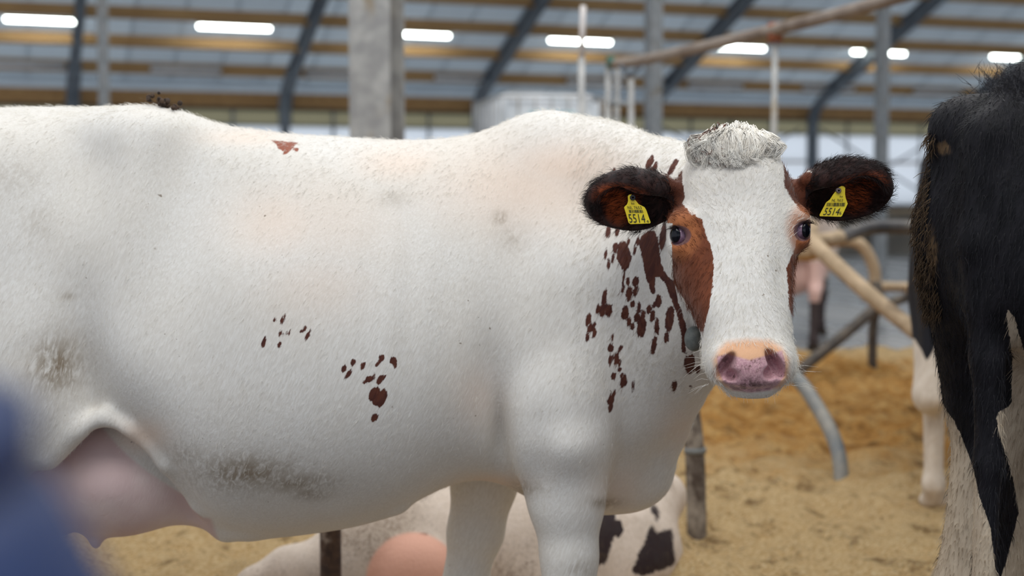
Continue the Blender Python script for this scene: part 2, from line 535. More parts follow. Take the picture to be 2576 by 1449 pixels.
# steel portal frames
where = ['at the far left edge behind the thin grey post', 'behind the hook bone of the white cow', 'left of the white tank', 'behind the tall post right of the tank', 'behind the right ear of the white cow', 'behind the black rump']
for i in range(0, 6):
    fr = empty('steel_arch', BW(5 * i, .25, 0)); tag(fr, 'dark blue-grey steel arch ' + where[i], 'steel arch', 'steel arches of the barn')
    def beam(name, p, q, wx, wz):
        m = MB(); d = q - p; l = np.linalg.norm(d); d = d / l
        n2 = np.cross(AX[0], d)
        for off in (-wz / 2, wz / 2): m.box((p + q) / 2 + n2 * off, (wx, l, .02), [AX[0], d, n2])
        m.box((p + q) / 2, (.015, l, wz), [AX[0], d, n2])
        return m.build(name, M_steel, fr)
    beam('column', BW(5 * i, .25, 0), BW(5 * i, .25, 3.3), .18, .30)
    # curved knee
    m = MB(); pts = spline([BW(5 * i, .25, 3.0), BW(5 * i, .25, 3.35), BW(5 * i, .42, 3.72), BW(5 * i, .85, 4.02), BW(5 * i, 1.3, roof_z(1.3) - .22)], 6)
    m.tube(pts, .17, 8); m.build('knee', M_steel, fr)
    beam('rafter', BW(5 * i, 1.1, roof_z(1.1) - .22), BW(5 * i, TR, roof_z(TR) - .22), .20, .34)

# fluorescent lights: a lit row and an unlit row
ne = NT('lit_tube'); ne.bsdf.inputs['Emission Color'].default_value = (.93, 1, .95, 1); ne.bsdf.inputs['Emission Strength'].default_value = 14.0
M_lit = ne.set((1, 1, 1, 1), .4)
M_unlit = simple('unlit_diffuser', srgb(244, 246, 250), srgb(236, 240, 244), 3, .35)
M_house = simple('lamp_housing', srgb(170, 174, 176), srgb(160, 164, 166), 3, .5)
def lamp(u, v, t, lit, label, grp, ln=1.62):
    c = on_barn(u, v, t)
    r = empty('fluorescent_light', c); tag(r, label, 'lamp', grp)
    m = MB(); m.box(c + (0, 0, .045), (ln + .06, .14, .05), AX); m.build('housing', M_house, r)
    m = MB(); m.tube([c + AX[0] * ln * q for q in (-.5, -.49, .49, .5)], [.04, .06, .06, .04] if lit else [.05, .07, .07, .05], 10); m.build('tube', M_lit if lit else M_unlit, r)
    for q in (-.4, .4):
        pt = c + AX[0] * ln * q
        tt = (pt[0] - BO[0]) * BN[0] + (pt[1] - BO[1]) * BN[1]
        m = MB(); m.tube([pt + (0, 0, .06), np.array([pt[0], pt[1], roof_z(tt) + .12])], .006, 5); m.build('hanger', M_house, r)
lit_txt = ['at the far left of the lit row', 'second from the left in the lit row', 'just right of the wide pillar', 'crossed by the thin white pole', 'under the sloping pipe', 'behind the post at the right', 'above the black rump at the right edge']
for (u, v), tx_ in zip([(112, 50), (590, 68), (1048, 86), (1460, 103), (1852, 119), (2211, 132), (2556, 144)], lit_txt):
    lamp(u, v, 2.75, True, 'glowing white fluorescent light ' + tx_, 'lit fluorescent lights')
un_txt = ['at the far left', 'above the hips of the white cow', 'just left of the wide pillar', 'left of the white tank', 'above the white tank', 'left of the thin pipe support', 'behind the post at the right', 'near the black rump']
for (u, v), tx_ in zip([(70, 162), (468, 175), (850, 186), (1172, 196), (1500, 206), (1800, 215), (2085, 222), (2360, 230)], un_txt):
    lamp(u, v, .95, False, 'unlit grey fluorescent light on the low beam ' + tx_, 'unlit fluorescent lights')

# ------------------------------------------------------------------ posts, pillar, tank and pipes in the middle distance
def post(name, u, v0, v1, Y, wpx, mat, label, cat='post', top=None, square=True):
    w = wpx * PXS(Y)
    p = P(u, v0, Y); x = p[0]
    zt = top if top is not None else p[2]
    r = empty(name, (x, Y, 0)); tag(r, label, cat)
    m = MB()
    if square: m.box((x, Y, zt / 2), (w, w, zt), AX)
    else: m.tube([(x, Y, 0), (x, Y, zt)], w / 2, 14)
    m.build('shaft', mat, r)
    m = MB(); m.box((x, Y, .01), (w * 2.4, w * 2.4, .02), AX); m.build('foot_plate', mat, r)
    if square:
        m = MB(); m.box((x, Y, zt - .01), (w * 1.8, w * 1.8, .02), AX); m.build('cap_plate', mat, r)
    return r
post('steel_post', 257, 0, 0, 17.0, 26, M_galv, 'thin grey steel post behind the hip of the white cow', top=6.2)
post('steel_post', 1645, 0, 0, 15.5, 34, M_galv, 'grey square steel post right of the tank, passing behind the pipe', top=6.2)
post('steel_post', 2223, 0, 0, 17.5, 26, M_galv, 'grey steel post behind the right ear of the white cow', top=6.4)
# wide pillar: galvanised H section
Yp = 9.2; xp = P(948, 100, Yp)[0]
r = empty('pillar', (xp, Yp, 0)); tag(r, 'wide galvanised steel pillar rising behind the back of the white cow', 'pillar')
ang = math.radians(-14); axp = [(math.cos(ang), math.sin(ang), 0), (-math.sin(ang), math.cos(ang), 0), (0, 0, 1)]
A = np.array(axp)
for nm, off in (('front_flange', -.14), ('rear_flange', .14)):
    m = MB(); m.box(np.array([xp, Yp, 3.2]) + A[1] * off, (.272, .016, 6.4), axp); m.build(nm, M_galv_w, r)
m = MB(); m.box((xp, Yp, 3.2), (.012, .27, 6.4), axp); m.build('web', M_galv_w, r)
m = MB(); m.box((xp, Yp, .012), (.42, .42, .024), axp); m.build('foot_plate', M_galv_w, r)

# white liquid tank in a tube cage
Yt = 13.0
nt = NT('milky_plastic'); nt.set(nt.mix(nt.step(nt.noise(nt.coords(), 3.0, 3), .35, .65), srgb(226, 228, 232), srgb(206, 212, 218)), .4, 0, .4)
tank_c = P(1352, 330, Yt); tank_top = P(1352, 244, Yt)[2]
r = empty('liquid_tank', (tank_c[0], Yt, 0)); tag(r, 'white plastic liquid tank in a grey tube cage behind the withers', 'tank')
W_, H_ = 1.0, 1.0
zb = tank_top - H_
ax_t = np.array([[math.cos(.22), math.sin(.22), 0], [-math.sin(.22), math.cos(.22), 0], [0, 0, 1.0]])
bm = bmesh.new(); bmesh.ops.create_cube(bm, size=1.0)
bmesh.ops.scale(bm, vec=(.92, 1.0, H_), verts=bm.verts)
bmesh.ops.bevel(bm, geom=list(bm.edges), offset=.07, segments=4, affect='EDGES')
me = bpy.data.meshes.new('bottle'); bm.to_mesh(me); bm.free()
me.polygons.foreach_set('use_smooth', [True] * len(me.polygons))
o = link('bottle', me, nt.m, r); o.matrix_parent_inverse = parent_matrix(r).inverted()
o.matrix_basis = Matrix.Translation((tank_c[0], Yt, zb + H_ / 2)) @ Matrix(ax_t.T.tolist()).to_4x4()
tc = np.array([tank_c[0], Yt, 0])
def TP(a, b_, z): return tc + ax_t[0] * a + ax_t[1] * b_ + np.array([0, 0, z])
for z in (zb + .05, zb + .36, zb + .68, zb + .96):
    m = MB(); m.tube([TP(-.49, -.53, z), TP(.49, -.53, z), TP(.49, .53, z), TP(-.49, .53, z), TP(-.49, -.53, z)], .011, 6, False); m.build('cage_ring', M_galv_w, r)
for k in range(7):
    a = -.45 + .15 * k
    m = MB(); m.tube([TP(a, -.535, zb), TP(a, -.535, zb + .97)], .010, 6); m.build('cage_bar', M_galv_w, r)
    m = MB(); m.tube([TP(-.495, a * 1.1, zb), TP(-.495, a * 1.1, zb + .97)], .010, 6); m.build('cage_bar', M_galv_w, r)
m = MB(); m.box(TP(.08, -.545, tank_top - .335), (.34, .008, .12), ax_t); m.build('label_plate', simple('green_label', srgb(40, 140, 110), srgb(60, 160, 130), 9, .5), r)
m = MB(); m.box(TP(.0, -.543, tank_top - .22), (.42, .006, .13), ax_t); m.build('label_plate', simple('pale_label', srgb(176, 204, 208), srgb(150, 180, 190), 9, .5), r)
m = MB(); m.tube([TP(0, 0, zb + H_ - .01), TP(0, 0, zb + H_ + .03)], .09, 16); m.build('lid', M_mull, r)
for q in ((-.4, -.45), (.4, -.45), (.4, .45), (-.4, .45)):
    m = MB(); m.box(TP(q[0], q[1], zb / 2 - .06), (.1, .1, zb - .12), ax_t); m.build('stand_leg', M_galv, r)
m = MB(); m.box(TP(0, 0, zb - .06), (1.05, 1.1, .12), ax_t); m.build('pallet', M_galv, r)
# roll-over frame seen over the tank
r = empty('tube_gantry', (tank_c[0], Yt + 1, 0)); tag(r, 'grey tube frame standing behind the white tank', 'gantry')
m = MB(); m.tube([P(1206, 262, Yt + 1), P(1290, 232, Yt + 1), P(1475, 240, Yt + 1)], .03, 8); m.build('top_rail', M_galv, r)
for u, v in ((1206, 262), (1475, 240)):
    q = P(u, v, Yt + 1); m = MB(); m.tube([q, (q[0], q[1], 0)], .03, 8); m.build('leg', M_galv, r)

# thin white pole with a coupling
Yq = 8.0
p0 = P(1467, 14, Yq); r = empty('white_pole', (p0[0], Yq, 0)); tag(r, 'thin white upright pole in front of the white tank', 'pole')
p1 = P(1461, 330, Yq)
m = MB(); m.tube([p0, P(1463, 150, Yq)], .017, 10); m.build('upper_tube', simple('white_tube', srgb(214, 206, 202), srgb(196, 192, 192), 8, .5), r)
m = MB(); m.tube([P(1463, 146, Yq), (p1[0], Yq, 0)], .020, 10); m.build('lower_tube', M_galv_w, r)

# sloping pipe on thin supports
Ya, Yb2 = 9.5, 6.2
M_rust = simple('worn_brown_pipe', srgb(150, 138, 128), srgb(120, 106, 96), 7, .55, .2, dirt=srgb(130, 84, 62), dirt_lo=.6, dirt_hi=.72)
pts = [P(1528, 160, 9.6), P(1600, 154, 9.5), P(1760, 120, 9.0), P(1960, 72, 8.4), P(2120, 32, 7.9), P(2300, -18, 7.4), P(2600, -90, 6.8)]
r = empty('sloping_pipe', (P(1948, 100, 8.45)[0], 8.45, 0)); tag(r, 'long brown pipe sloping up to the right under the roof', 'pipe')
m = MB(); m.tube(spline(pts, 8), .036, 14); m.build('main_tube', M_rust, r)
q = P(1950, 80, 8.45); m = MB(); m.tube([q, (q[0], 8.45, 0)], .019, 10); m.build('support', M_galv_w, r)
m = MB(); m.tube([q + (0, 0, .05), q - (0, 0, .06)], .045, 12); m.build('clamp', simple('rusty_clamp', srgb(150, 92, 66), srgb(120, 70, 50), 20, .7), r)
for u, v, yy in ((1530, 164, 9.6), (1552, 166, 9.7), (1588, 200, 9.5)):
    q = P(u, v, yy); m = MB(); m.tube([q, (q[0], yy, 0)], .020, 8); m.build('support', M_galv_w, r)
m = MB(); m.tube([P(1560, 164, 9.55), P(1585, 190, 9.55), P(1612, 166, 9.55)], .018, 8); m.build('brace', M_steel, r)
m = MB(); m.tube([P(1526, 262, 9.6), P(1592, 262, 9.5)], .014, 8); m.build('cross_bar', M_galv, r)
m = MB(); m.tube([P(1526, 158, 9.6), P(1546, 158, 9.6)], .045, 10); m.build('end_cap', simple('green_cap', srgb(44, 92, 80), rough=.5), r)
# ------------------------------------------------------------------ bedding
def vnoise(x, y, seed=0):
    """smooth value noise"""
    xi = np.floor(x).astype(int); yi = np.floor(y).astype(int)
    fx = x - xi; fy = y - yi
    fx = fx * fx * (3 - 2 * fx); fy = fy * fy * (3 - 2 * fy)
    def hsh(a, b_):
        n = (a * 374761393 + b_ * 668265263 + seed * 1274126177) & 0x7fffffff
        n = ((n ^ (n >> 13)) * 1274126177) & 0x7fffffff
        return ((n ^ (n >> 16)) & 0xffff) / 65535.0
    a = hsh(xi, yi); b_ = hsh(xi + 1, yi); c = hsh(xi, yi + 1); d = hsh(xi + 1, yi + 1)
    return a + (b_ - a) * fx + (c - a) * fy + (a - b_ - c + d) * fx * fy
BED_FAR = 11.2
def bed_height(x, y):
    h = .05 * vnoise(x * 1.1, y * 1.1, 1) + .06 * vnoise(x * 2.7, y * 2.7, 2) + .08 * vnoise(x * 5.1, y * 5.1, 3) + .055 * vnoise(x * 11, y * 11, 4) + .022 * vnoise(x * 24, y * 24, 5)
    # raised heap of fresh bedding at the stalls on the right
    h = h + .10 * np.exp(-(((x - 1.3) / 1.1) ** 2 + ((y - 7.6) / 1.3) ** 2)) + .07 * np.exp(-(((x - 1.9) / .8) ** 2 + ((y - 8.9) / .8) ** 2))
    h = h * np.clip((y - 2.6) / 1.8, .15, 1)
    edge = np.clip((BED_FAR + .35 * vnoise(x * .9, x * 0, 9) - y) / .5, 0, 1)
    return .012 + h * edge - .05 * (1 - edge)
nx, ny = 560, 520
xs = np.linspace(-4.2, 5.2, nx); ys = 2.95 + (12.2 - 2.95) * np.linspace(0, 1, ny) ** 1.35
XX, YY = np.meshgrid(xs, ys, indexing='ij')
ZZ = bed_height(XX, YY)
VV = np.stack([XX.ravel(), YY.ravel(), ZZ.ravel()], 1)
ii = np.arange(nx * ny).reshape(nx, ny)
QQ = np.stack([ii[:-1, :-1].ravel(), ii[1:, :-1].ravel(), ii[1:, 1:].ravel(), ii[:-1, 1:].ravel()], 1)
bed_me = quad_mesh('bedding', VV, QQ)
fresh = np.exp(-(((VV[:, 0] - 1.7) / 1.9) ** 2 + ((VV[:, 1] - 8.0) / 2.3) ** 2)) * 1.15
set_attr(bed_me, 'fresh', np.clip(fresh, 0, 1))
nb = NT('sawdust_bedding')
vec = nb.coords()
n1 = nb.noise(vec, 5.0, 6, .65); n2 = nb.noise(vec, 45.0, 5, .7); n3 = nb.noise(nb.coords((1, 2.6, 1), (0, 0, .5)), 60.0, 4, .7)
old = nb.ramp(n3, [(.3, srgb(184, 146, 96)), (.5, srgb(226, 192, 140)), (.68, srgb(244, 222, 178))])
new = nb.ramp(nb.noise(vec, 9.0, 7, .7), [(.30, srgb(160, 108, 54)), (.48, srgb(222, 166, 94)), (.66, srgb(246, 202, 134))])  # colour contrast raised to stand in for shading of the lumps
new = nb.mix(nb.step(n2, .3, .75), nb.mix(.4, new, srgb(120, 78, 36)), new)
fa = nb.step(nb.math('ADD', nb.attr('fresh'), nb.math('MULTIPLY', nb.math('SUBTRACT', n1, .5), .9)), .3, .75)
c = nb.mix(fa, old, new)
c = nb.mix(nb.math('MULTIPLY', nb.step(nb.noise(vec, 8.0, 6, .72), .52, .68), .8), c, srgb(118, 88, 54))  # darker clumps, deepened to stand in for shade between the lumps
nb.set(c, .95, 0, .1)
nb.bump(nb.math('ADD', n2, n3), .9, .03)
bed = link('bedding', bed_me, nb.m)
tag(bed, 'golden brown sawdust and manure bedding lying in heaps in the stalls', 'bedding', kind='stuff')

# ------------------------------------------------------------------ stall pipes
M_mud = simple('muddy_pipe', srgb(196, 172, 142), srgb(168, 146, 118), 9, .75, .05, bump=.25, dirt=srgb(132, 112, 90), dirt_lo=.58, dirt_hi=.7)
M_greyp = simple('grey_worn_pipe', srgb(150, 146, 138), srgb(120, 122, 122), 9, .6, .15, dirt=srgb(84, 100, 116), dirt_lo=.55, dirt_hi=.62)
M_dark = simple('dark_pipe', srgb(92, 82, 72), srgb(64, 58, 54), 10, .6, .2, dirt=srgb(120, 108, 94), dirt_lo=.58, dirt_hi=.75)
M_brown = simple('brown_pipe', srgb(86, 66, 54), srgb(58, 46, 42), 30, .75, .1, dirt=srgb(140, 128, 118), dirt_lo=.60, dirt_hi=.7)
def pipe(pts, wpx, n=14): 
    rr = [wpx * PXS(q[2]) / 2 for q in pts] if not hasattr(wpx, '__len__') else [w * PXS(q[2]) / 2 for w, q in zip(wpx, pts)]
    return [P(*q) for q in pts], rr
def pipe_part(name, pts, rad, mat, parent, n=8, sides=14):
    m = MB(); m.tube(spline([P(*q) for q in pts], n) if len(pts) > 2 else [P(*q) for q in pts], rad, sides); return m.build(name, mat, parent)
# front stall divider: loop that comes down from behind the muzzle into the bedding
r = empty('stall_divider', G(2115, 1195, .08)); tag(r, 'muddy curved stall pipe running from behind the muzzle down into the bedding', 'stall pipe', 'stall dividers')
pipe_part('diagonal_tube', [(2040, 600, 7.2), (2075, 640, 7.1), (2180, 735, 6.9), (2300, 832, 6.7), (2420, 930, 6.5), (2560, 1040, 6.3)], .039, M_mud, r)
pipe_part('curved_leg', [(1850, 890, 6.3), (1960, 930, 6.15), (2010, 958, 6.05), (2060, 1030, 5.9), (2098, 1105, 5.78), (2115, 1180, 5.7), (2118, 1290, 5.65)], .031, M_greyp, r)
pipe_part('top_tube', [(1880, 580, 7.4), (1960, 600, 7.3), (2040, 606, 7.2), (2085, 604, 7.27), (2112, 598, 7.35)], .040, M_mud, r)
pipe_part('rubber_sleeve', [(2095, 603, 7.3), (2112, 598, 7.35), (2150, 584, 7.5), (2200, 572, 7.6), (2330, 572, 7.7), (2600, 580, 7.9)], .037, simple('grey_black_sleeve', srgb(96, 92, 90), srgb(60, 60, 64), 5, .5, .1, dirt=srgb(170, 160, 146), dirt_lo=.55, dirt_hi=.7), r)
m = MB(); m.tube([P(2026, 560, 7.25), P(2030, 650, 7.2)], .062, 14); m.build('clamp', M_mud, r)
r = empty('stall_divider', G(2196, 935, .05)); tag(r, 'tan and black bent stall pipe behind the diagonal pipe at the right', 'stall pipe', 'stall dividers')
pipe_part('upper_loop', [(2060, 612, 8.6), (2130, 605, 8.6), (2170, 620, 8.6), (2197, 670, 8.6), (2202, 715, 8.6)], .036, M_mud, r)
pipe_part('side_tube', [(2190, 718, 8.6), (2250, 722, 8.7), (2340, 722, 8.9)], .030, M_mud, r)
pipe_part('dark_brace', [(1940, 990, 8.0), (2020, 925, 8.1), (2120, 845, 8.3), (2190, 785, 8.45), (2206, 760, 8.5), (2204, 712, 8.55)], .034, M_dark, r)
pipe_part('dark_leg', [(2290, 745, 8.7), (2215, 775, 8.6), (2198, 810, 8.6), (2195, 880, 8.6), (2195, 985, 8.6)], .028, M_dark, r)
m = MB(); m.tube([P(2280, 738, 8.7), P(2300, 736, 8.7)], .05, 12); m.build('clamp', M_mud, r)
r = empty('stall_post', G(1750, 1392, .1)); tag(r, 'worn grey stall post standing in the bedding below the muzzle', 'stall pipe')
pipe_part('tube', [(1722, 960, 5.0), (1738, 1050, 5.0), (1748, 1150, 5.0), (1752, 1290, 5.0), (1753, 1440, 5.0)], .035, simple('worn_post', srgb(160, 150, 138), srgb(104, 94, 86), 14, .75, .1, dirt=srgb(78, 66, 58), dirt_lo=.5, dirt_hi=.62), r)
pipe_part('band', [(1748, 1125, 5.0), (1748, 1140, 5.0)], .040, M_greyp, r)
r = empty('stall_post', G(832, 1500, .05)); tag(r, 'dark brown stall post under the belly of the white cow', 'stall pipe')
pipe_part('tube', [(830, 1150, 4.05), (831, 1300, 4.05), (832, 1450, 4.05), (832, 1640, 4.05)], .031, M_brown, r)
pipe_part('band', [(831, 1230, 4.05), (831, 1240, 4.05)], .035, M_brown, r)

# far row of stalls across the alley
r = empty('feed_fence', BW(12, 9, 0)); tag(r, 'blurred brown feed fence with rails across the far alley', 'fence')
for z, rr in ((.95, .05), (.55, .05)):
    m = MB(); m.tube([BW(-6, 9, z), BW(36, 9, z)], rr, 8); m.build('rail', M_mud, r)
for k in range(22):
    m = MB(); s_ = -6 + 2.0 * k; m.tube([BW(s_, 9.05, 0), BW(s_, 9.05, 1.05)], .035, 8); m.build('upright', M_dark, r)
m = MB(); m.box(BW(15, 8.6, .2), (44, .2, .4), AX); m.build('kerb', M_conc, r)
# ------------------------------------------------------------------ the big white cow: body volumes
Y0 = 3.29                                   # depth of the cow's midline
def table(us, vals, n=400, sm=6):
    us = np.array(us, float); vals = np.array(vals, float)
    xs = np.linspace(us[0], us[-1], n)
    ys = np.interp(xs, us, vals)
    kern = np.exp(-0.5 * (np.arange(-3 * sm, 3 * sm + 1) / sm) ** 2); kern /= kern.sum()
    pad = np.pad(ys, 3 * sm, mode='reflect', reflect_type='odd')
    return xs, np.convolve(pad, kern, 'valid')
def ux(u): return (u - 1288.0) * Y0 / F * 1.0
def vz(v, Y=Y0): return P(1288, v, Y)[2]

TOP = [(-480, 470), (-400, 340), (-330, 312), (-200, 290), (-80, 276), (40, 270), (110, 268), (170, 274), (250, 289), (330, 300), (440, 306), (560, 319), (650, 326),
       (740, 339), (880, 345), (960, 351), (1040, 353), (1120, 348), (1200, 340), (1300, 329), (1400, 324), (1480, 330), (1560, 350), (1640, 400), (1700, 480)]
BOT = [(-480, 760), (-400, 830), (-200, 900), (0, 960), (160, 1010), (280, 1050), (380, 1120), (470, 1210), (560, 1325), (640, 1340), (760, 1332), (900, 1312), (1000, 1280), (1080, 1235),
       (1150, 1203), (1230, 1198), (1300, 1222), (1400, 1252), (1500, 1268), (1600, 1262), (1650, 1200), (1700, 1060)]
WID = [(-480, .07), (-400, .17), (-300, .205), (-100, .245), (100, .275), (300, .305), (450, .33), (650, .365), (850, .375), (1000, .36), (1150, .32), (1300, .275), (1420, .245), (1530, .215), (1620, .16), (1700, .05)]
NUP = [(-480, 2.0), (0, 2.2), (330, 2.4), (600, 2.3), (900, 2.0), (1200, 1.75), (1400, 1.6), (1700, 1.8)]
tx = [ux(a) for a, b in TOP]; T_top = table(tx, [vz(b) for a, b in TOP])
T_bot = table([ux(a) for a, b in BOT], [vz(b) for a, b in BOT])
T_wid = table([ux(a) for a, b in WID], [b for a, b in WID])
T_nup = table([ux(a) for a, b in NUP], [b for a, b in NUP])
X_A, X_B = ux(-480), ux(1700)
def body_loft(yc):
    def fn(x, y, z):
        zt = np.interp(x, *T_top); zb = np.interp(x, *T_bot); w = np.interp(x, *T_wid); nu = np.interp(x, *T_nup)
        zc = zb + .44 * (zt - zb)
        yy = np.abs(y - yc); dz = z - zc
        h = np.where(dz > 0, zt - zc, zc - zb)
        n = np.where(dz > 0, nu, 2.15)
        a = np.maximum(yy / w, 1e-4); b = np.maximum(np.abs(dz) / h, 1e-4)
        r = (a ** n + b ** n) ** (1.0 / n)
        pl = np.sqrt(yy ** 2 + dz ** 2) + 1e-6
        d = pl - pl / r
        over = np.maximum(np.maximum(X_A - x, x - X_B), 0)
        return np.sqrt(np.maximum(d, 0) ** 2 + over ** 2) + np.minimum(d, 0) * (over <= 0)
    return fn

def cow_trunk(S):
    """trunk, legs, udder and tail of a standing cow (the midline is at depth Y0)"""
    S.add(body_loft(Y0), (X_A, Y0 - .4, .5), (X_B, Y0 + .4, 1.53), 0)
    for sg in (-1, 1):
        near = sg < 0
        y = lambda d: Y0 + sg * d
        # hook bone, pin bone
        S.ell(P(350, 347, y(.14)), (.10, .09, .050), .15)
        S.ell(P(-330, 400, y(.13)), (.07, .06, .06), .10)
        # thigh, stifle, gaskin, hock, cannon, foot
        S.cone(P(-60, 560, y(.17)), P(60, 860, y(.225)), .185, .135, .12, squash=(1, .62))
        S.cone(P(-230, 600, y(.15)), P(-120, 900, y(.20)), .15, .12, .10, squash=(1, .7))
        S.cone(P(60, 860, y(.225)), P(118, 1010, y(.235)), .135, .10, .08, squash=(1, .7))
        S.cone(P(80, 980, y(.235)), P(-140, 1330, y(.22)), .115, .062, .08, squash=(1, .8))
        S.cone(P(-130, 1000, y(.20)), P(-200, 1330, y(.20)), .07, .035, .07)
        hk = np.array([ux(-175), y(.215), .53])
        S.cone(P(-140, 1330, y(.22)), hk, .062, .05, .05)
        S.cone(hk + (-.035, 0, .02), hk + (-.02, 0, -.04), .035, .035, .04)
        ft = np.array([ux(-165), y(.21), .13])
        S.cone(hk, ft, .044, .035, .04)
        S.cone(ft, ft + (.035, 0, -.055), .043, .043, .03)
        for q in (-1, 1):
            S.cone(ft + (.05, q * .026, -.075), ft + (.085, q * .03, -.108), .035, .024, .012)
    # far foreleg and near foreleg stand differently
    def foreleg(Y, pts, knee, foot):
        S.chain([P(u, v, Y) for u, v, r in pts], [r for u, v, r in pts], .035, .05, squash=(1, .82))
        S.cone(P(pts[-1][0], pts[-1][1], Y), knee, pts[-1][2], .056, .03)
        S.cone(knee + (.006, 0, -.02), knee + (.006, 0, -.05), .05, .045, .03)
        S.cone(knee, foot + (0, 0, .13), .046, .034, .04)
        S.cone(foot + (0, 0, .13), foot + (.03, 0, .075), .042, .044, .03)
        for q in (-1, 1):
            S.cone(foot + (.045, q * .027, .055), foot + (.085, q * .031, .022), .035, .024, .012)
    yn = Y0 - .205; yf = Y0 + .19
    k1 = P(1432, 1500, yn)
    foreleg(yn, [(1405, 1010, .125), (1412, 1100, .112), (1424, 1250, .078), (1432, 1400, .060)], k1, np.array([k1[0] - .01, yn, 0]))
    k2 = P(1170, 1480, yf)
    foreleg(yf, [(1230, 1080, .10), (1218, 1215, .074), (1196, 1340, .062), (1176, 1430, .050)], k2, np.array([k2[0] - .03, yf, 0]))
    # shoulder blade, upper arm, elbow, point of shoulder, brisket (near side placed from the photo, far side mirrored)
    S.bump(P(1430, 640, Y0 - .25), (.13, .14, .24), .034)
    S.bump(P(1318, 600, Y0 - .27), (.045, .1, .20), -.016)
    S.bump(P(1500, 860, Y0 - .25), (.09, .1, .10), .012)
    S.cone(P(1490, 880, Y0 - .20), P(1350, 1040, Y0 - .22), .115, .075, .09, squash=(1, .7))
    S.ell(P(1302, 1040, yn - .01), (.032, .04, .055), .05)
    S.bump(P(1430, 640, Y0 + .25), (.13, .14, .24), .028)
    S.cone(P(1490, 880, Y0 + .20), P(1330, 1060, Y0 + .21), .115, .075, .09, squash=(1, .7))
    S.cone(P(1440, 1165, Y0 - .02), P(1590, 1180, Y0 - .02), .10, .085, .07, squash=(1, .8))
    # forearm muscle relief on the near leg
    S.bump(P(1258, 1090, Y0 - .22), (.024, .10, .09), -.034)
    S.bump(P(1556, 1120, Y0 - .18), (.022, .10, .10), -.020)
    S.bump(P(1440, 1130, yn - .11), (.07, .08, .05), .020)
    S.bump(P(1360, 1180, yn - .10), (.03, .06, .10), -.014)
    # flank: hollow before the hook bone, last ribs, thigh groove, heart girth behind the elbow
    S.bump(P(570, 480, Y0 - .33), (.13, .14, .12), -.034)
    S.bump(P(190, 420, Y0 - .27), (.10, .14, .13), -.020)
    S.bump(P(335, 450, Y0 - .29), (.06, .12, .16), .018)
    S.bump(P(450, 620, Y0 - .31), (.085, .15, .17), -.030)
    S.bump(P(195, 900, Y0 - .30), (.055, .12, .17), -.032)
    S.bump(P(335, 930, Y0 - .30), (.07, .12, .14), .018)
    S.bump(P(760, 760, Y0 - .38), (.20, .12, .24), .014)
    S.bump(P(1235, 1000, Y0 - .29), (.045, .12, .16), -.030)
    S.bump(P(1560, 760, Y0 - .22), (.05, .10, .20), -.016)
    for q, (u, w) in enumerate([(980, .03), (1070, .03), (890, .03)]):
        S.bump(P(u, 760, Y0 - .36), (w, .10, .22), .008 - .002 * q)
    # skin fold of the flank that arches over the udder
    for sg in (-1, 1):
        y = lambda d: Y0 + sg * d
        S.chain([P(120, 1150, y(.255)), P(185, 1085, y(.262)), P(262, 1050, y(.268)), P(330, 1078, y(.262)), P(420, 1165, y(.235)), P(510, 1265, y(.17)), P(570, 1330, y(.10))],
                [.022, .015, .013, .013, .015, .02, .03], .06, .03)
    # milk vein and navel lump
    S.ell(P(615, 1318, Y0 - .11), (.045, .04, .032), .03)
    S.ell(P(548, 1308, Y0 - .11), (.022, .025, .024), .02)
    S.cone(P(640, 1320, Y0 - .10), P(1000, 1268, Y0 - .12), .022, .018, .04)
    # udder: four quarters and teats
    S.ell(P(290, 1190, Y0 - .085), (.185, .13, .145), .02)
    S.ell(P(290, 1190, Y0 + .085), (.185, .13, .145), .04)
    S.ell(P(60, 1200, Y0 - .06), (.17, .14, .16), .05)
    S.ell(P(60, 1200, Y0 + .06), (.17, .14, .16), .05)
    S.cone(P(330, 1180, Y0 - .08), P(540, 1285, Y0 - .06), .10, .045, .05)
    S.bump(P(275, 1225, Y0 - .22), (.07, .05, .05), .010)
    for u, d in ((238, -.11), (238, .11), (30, -.05), (30, .05)):
        S.cone(P(u, 1310, Y0 + d), P(u + 2, 1368, Y0 + d), .024, .0125, .03)
    # tail
    S.chain([P(-350, 320, Y0), P(-455, 420, Y0), P(-475, 620, Y0), P(-440, 850, Y0), P(-425, 1050, Y0), P(-425, 1350, Y0)], [.05, .045, .034, .028, .024, .022], .05, .03)
    S.chain([P(-425, 1330, Y0), P(-423, 1450, Y0), P(-425, 1620, Y0)], [.025, .045, .02], .03, .03)
    return S

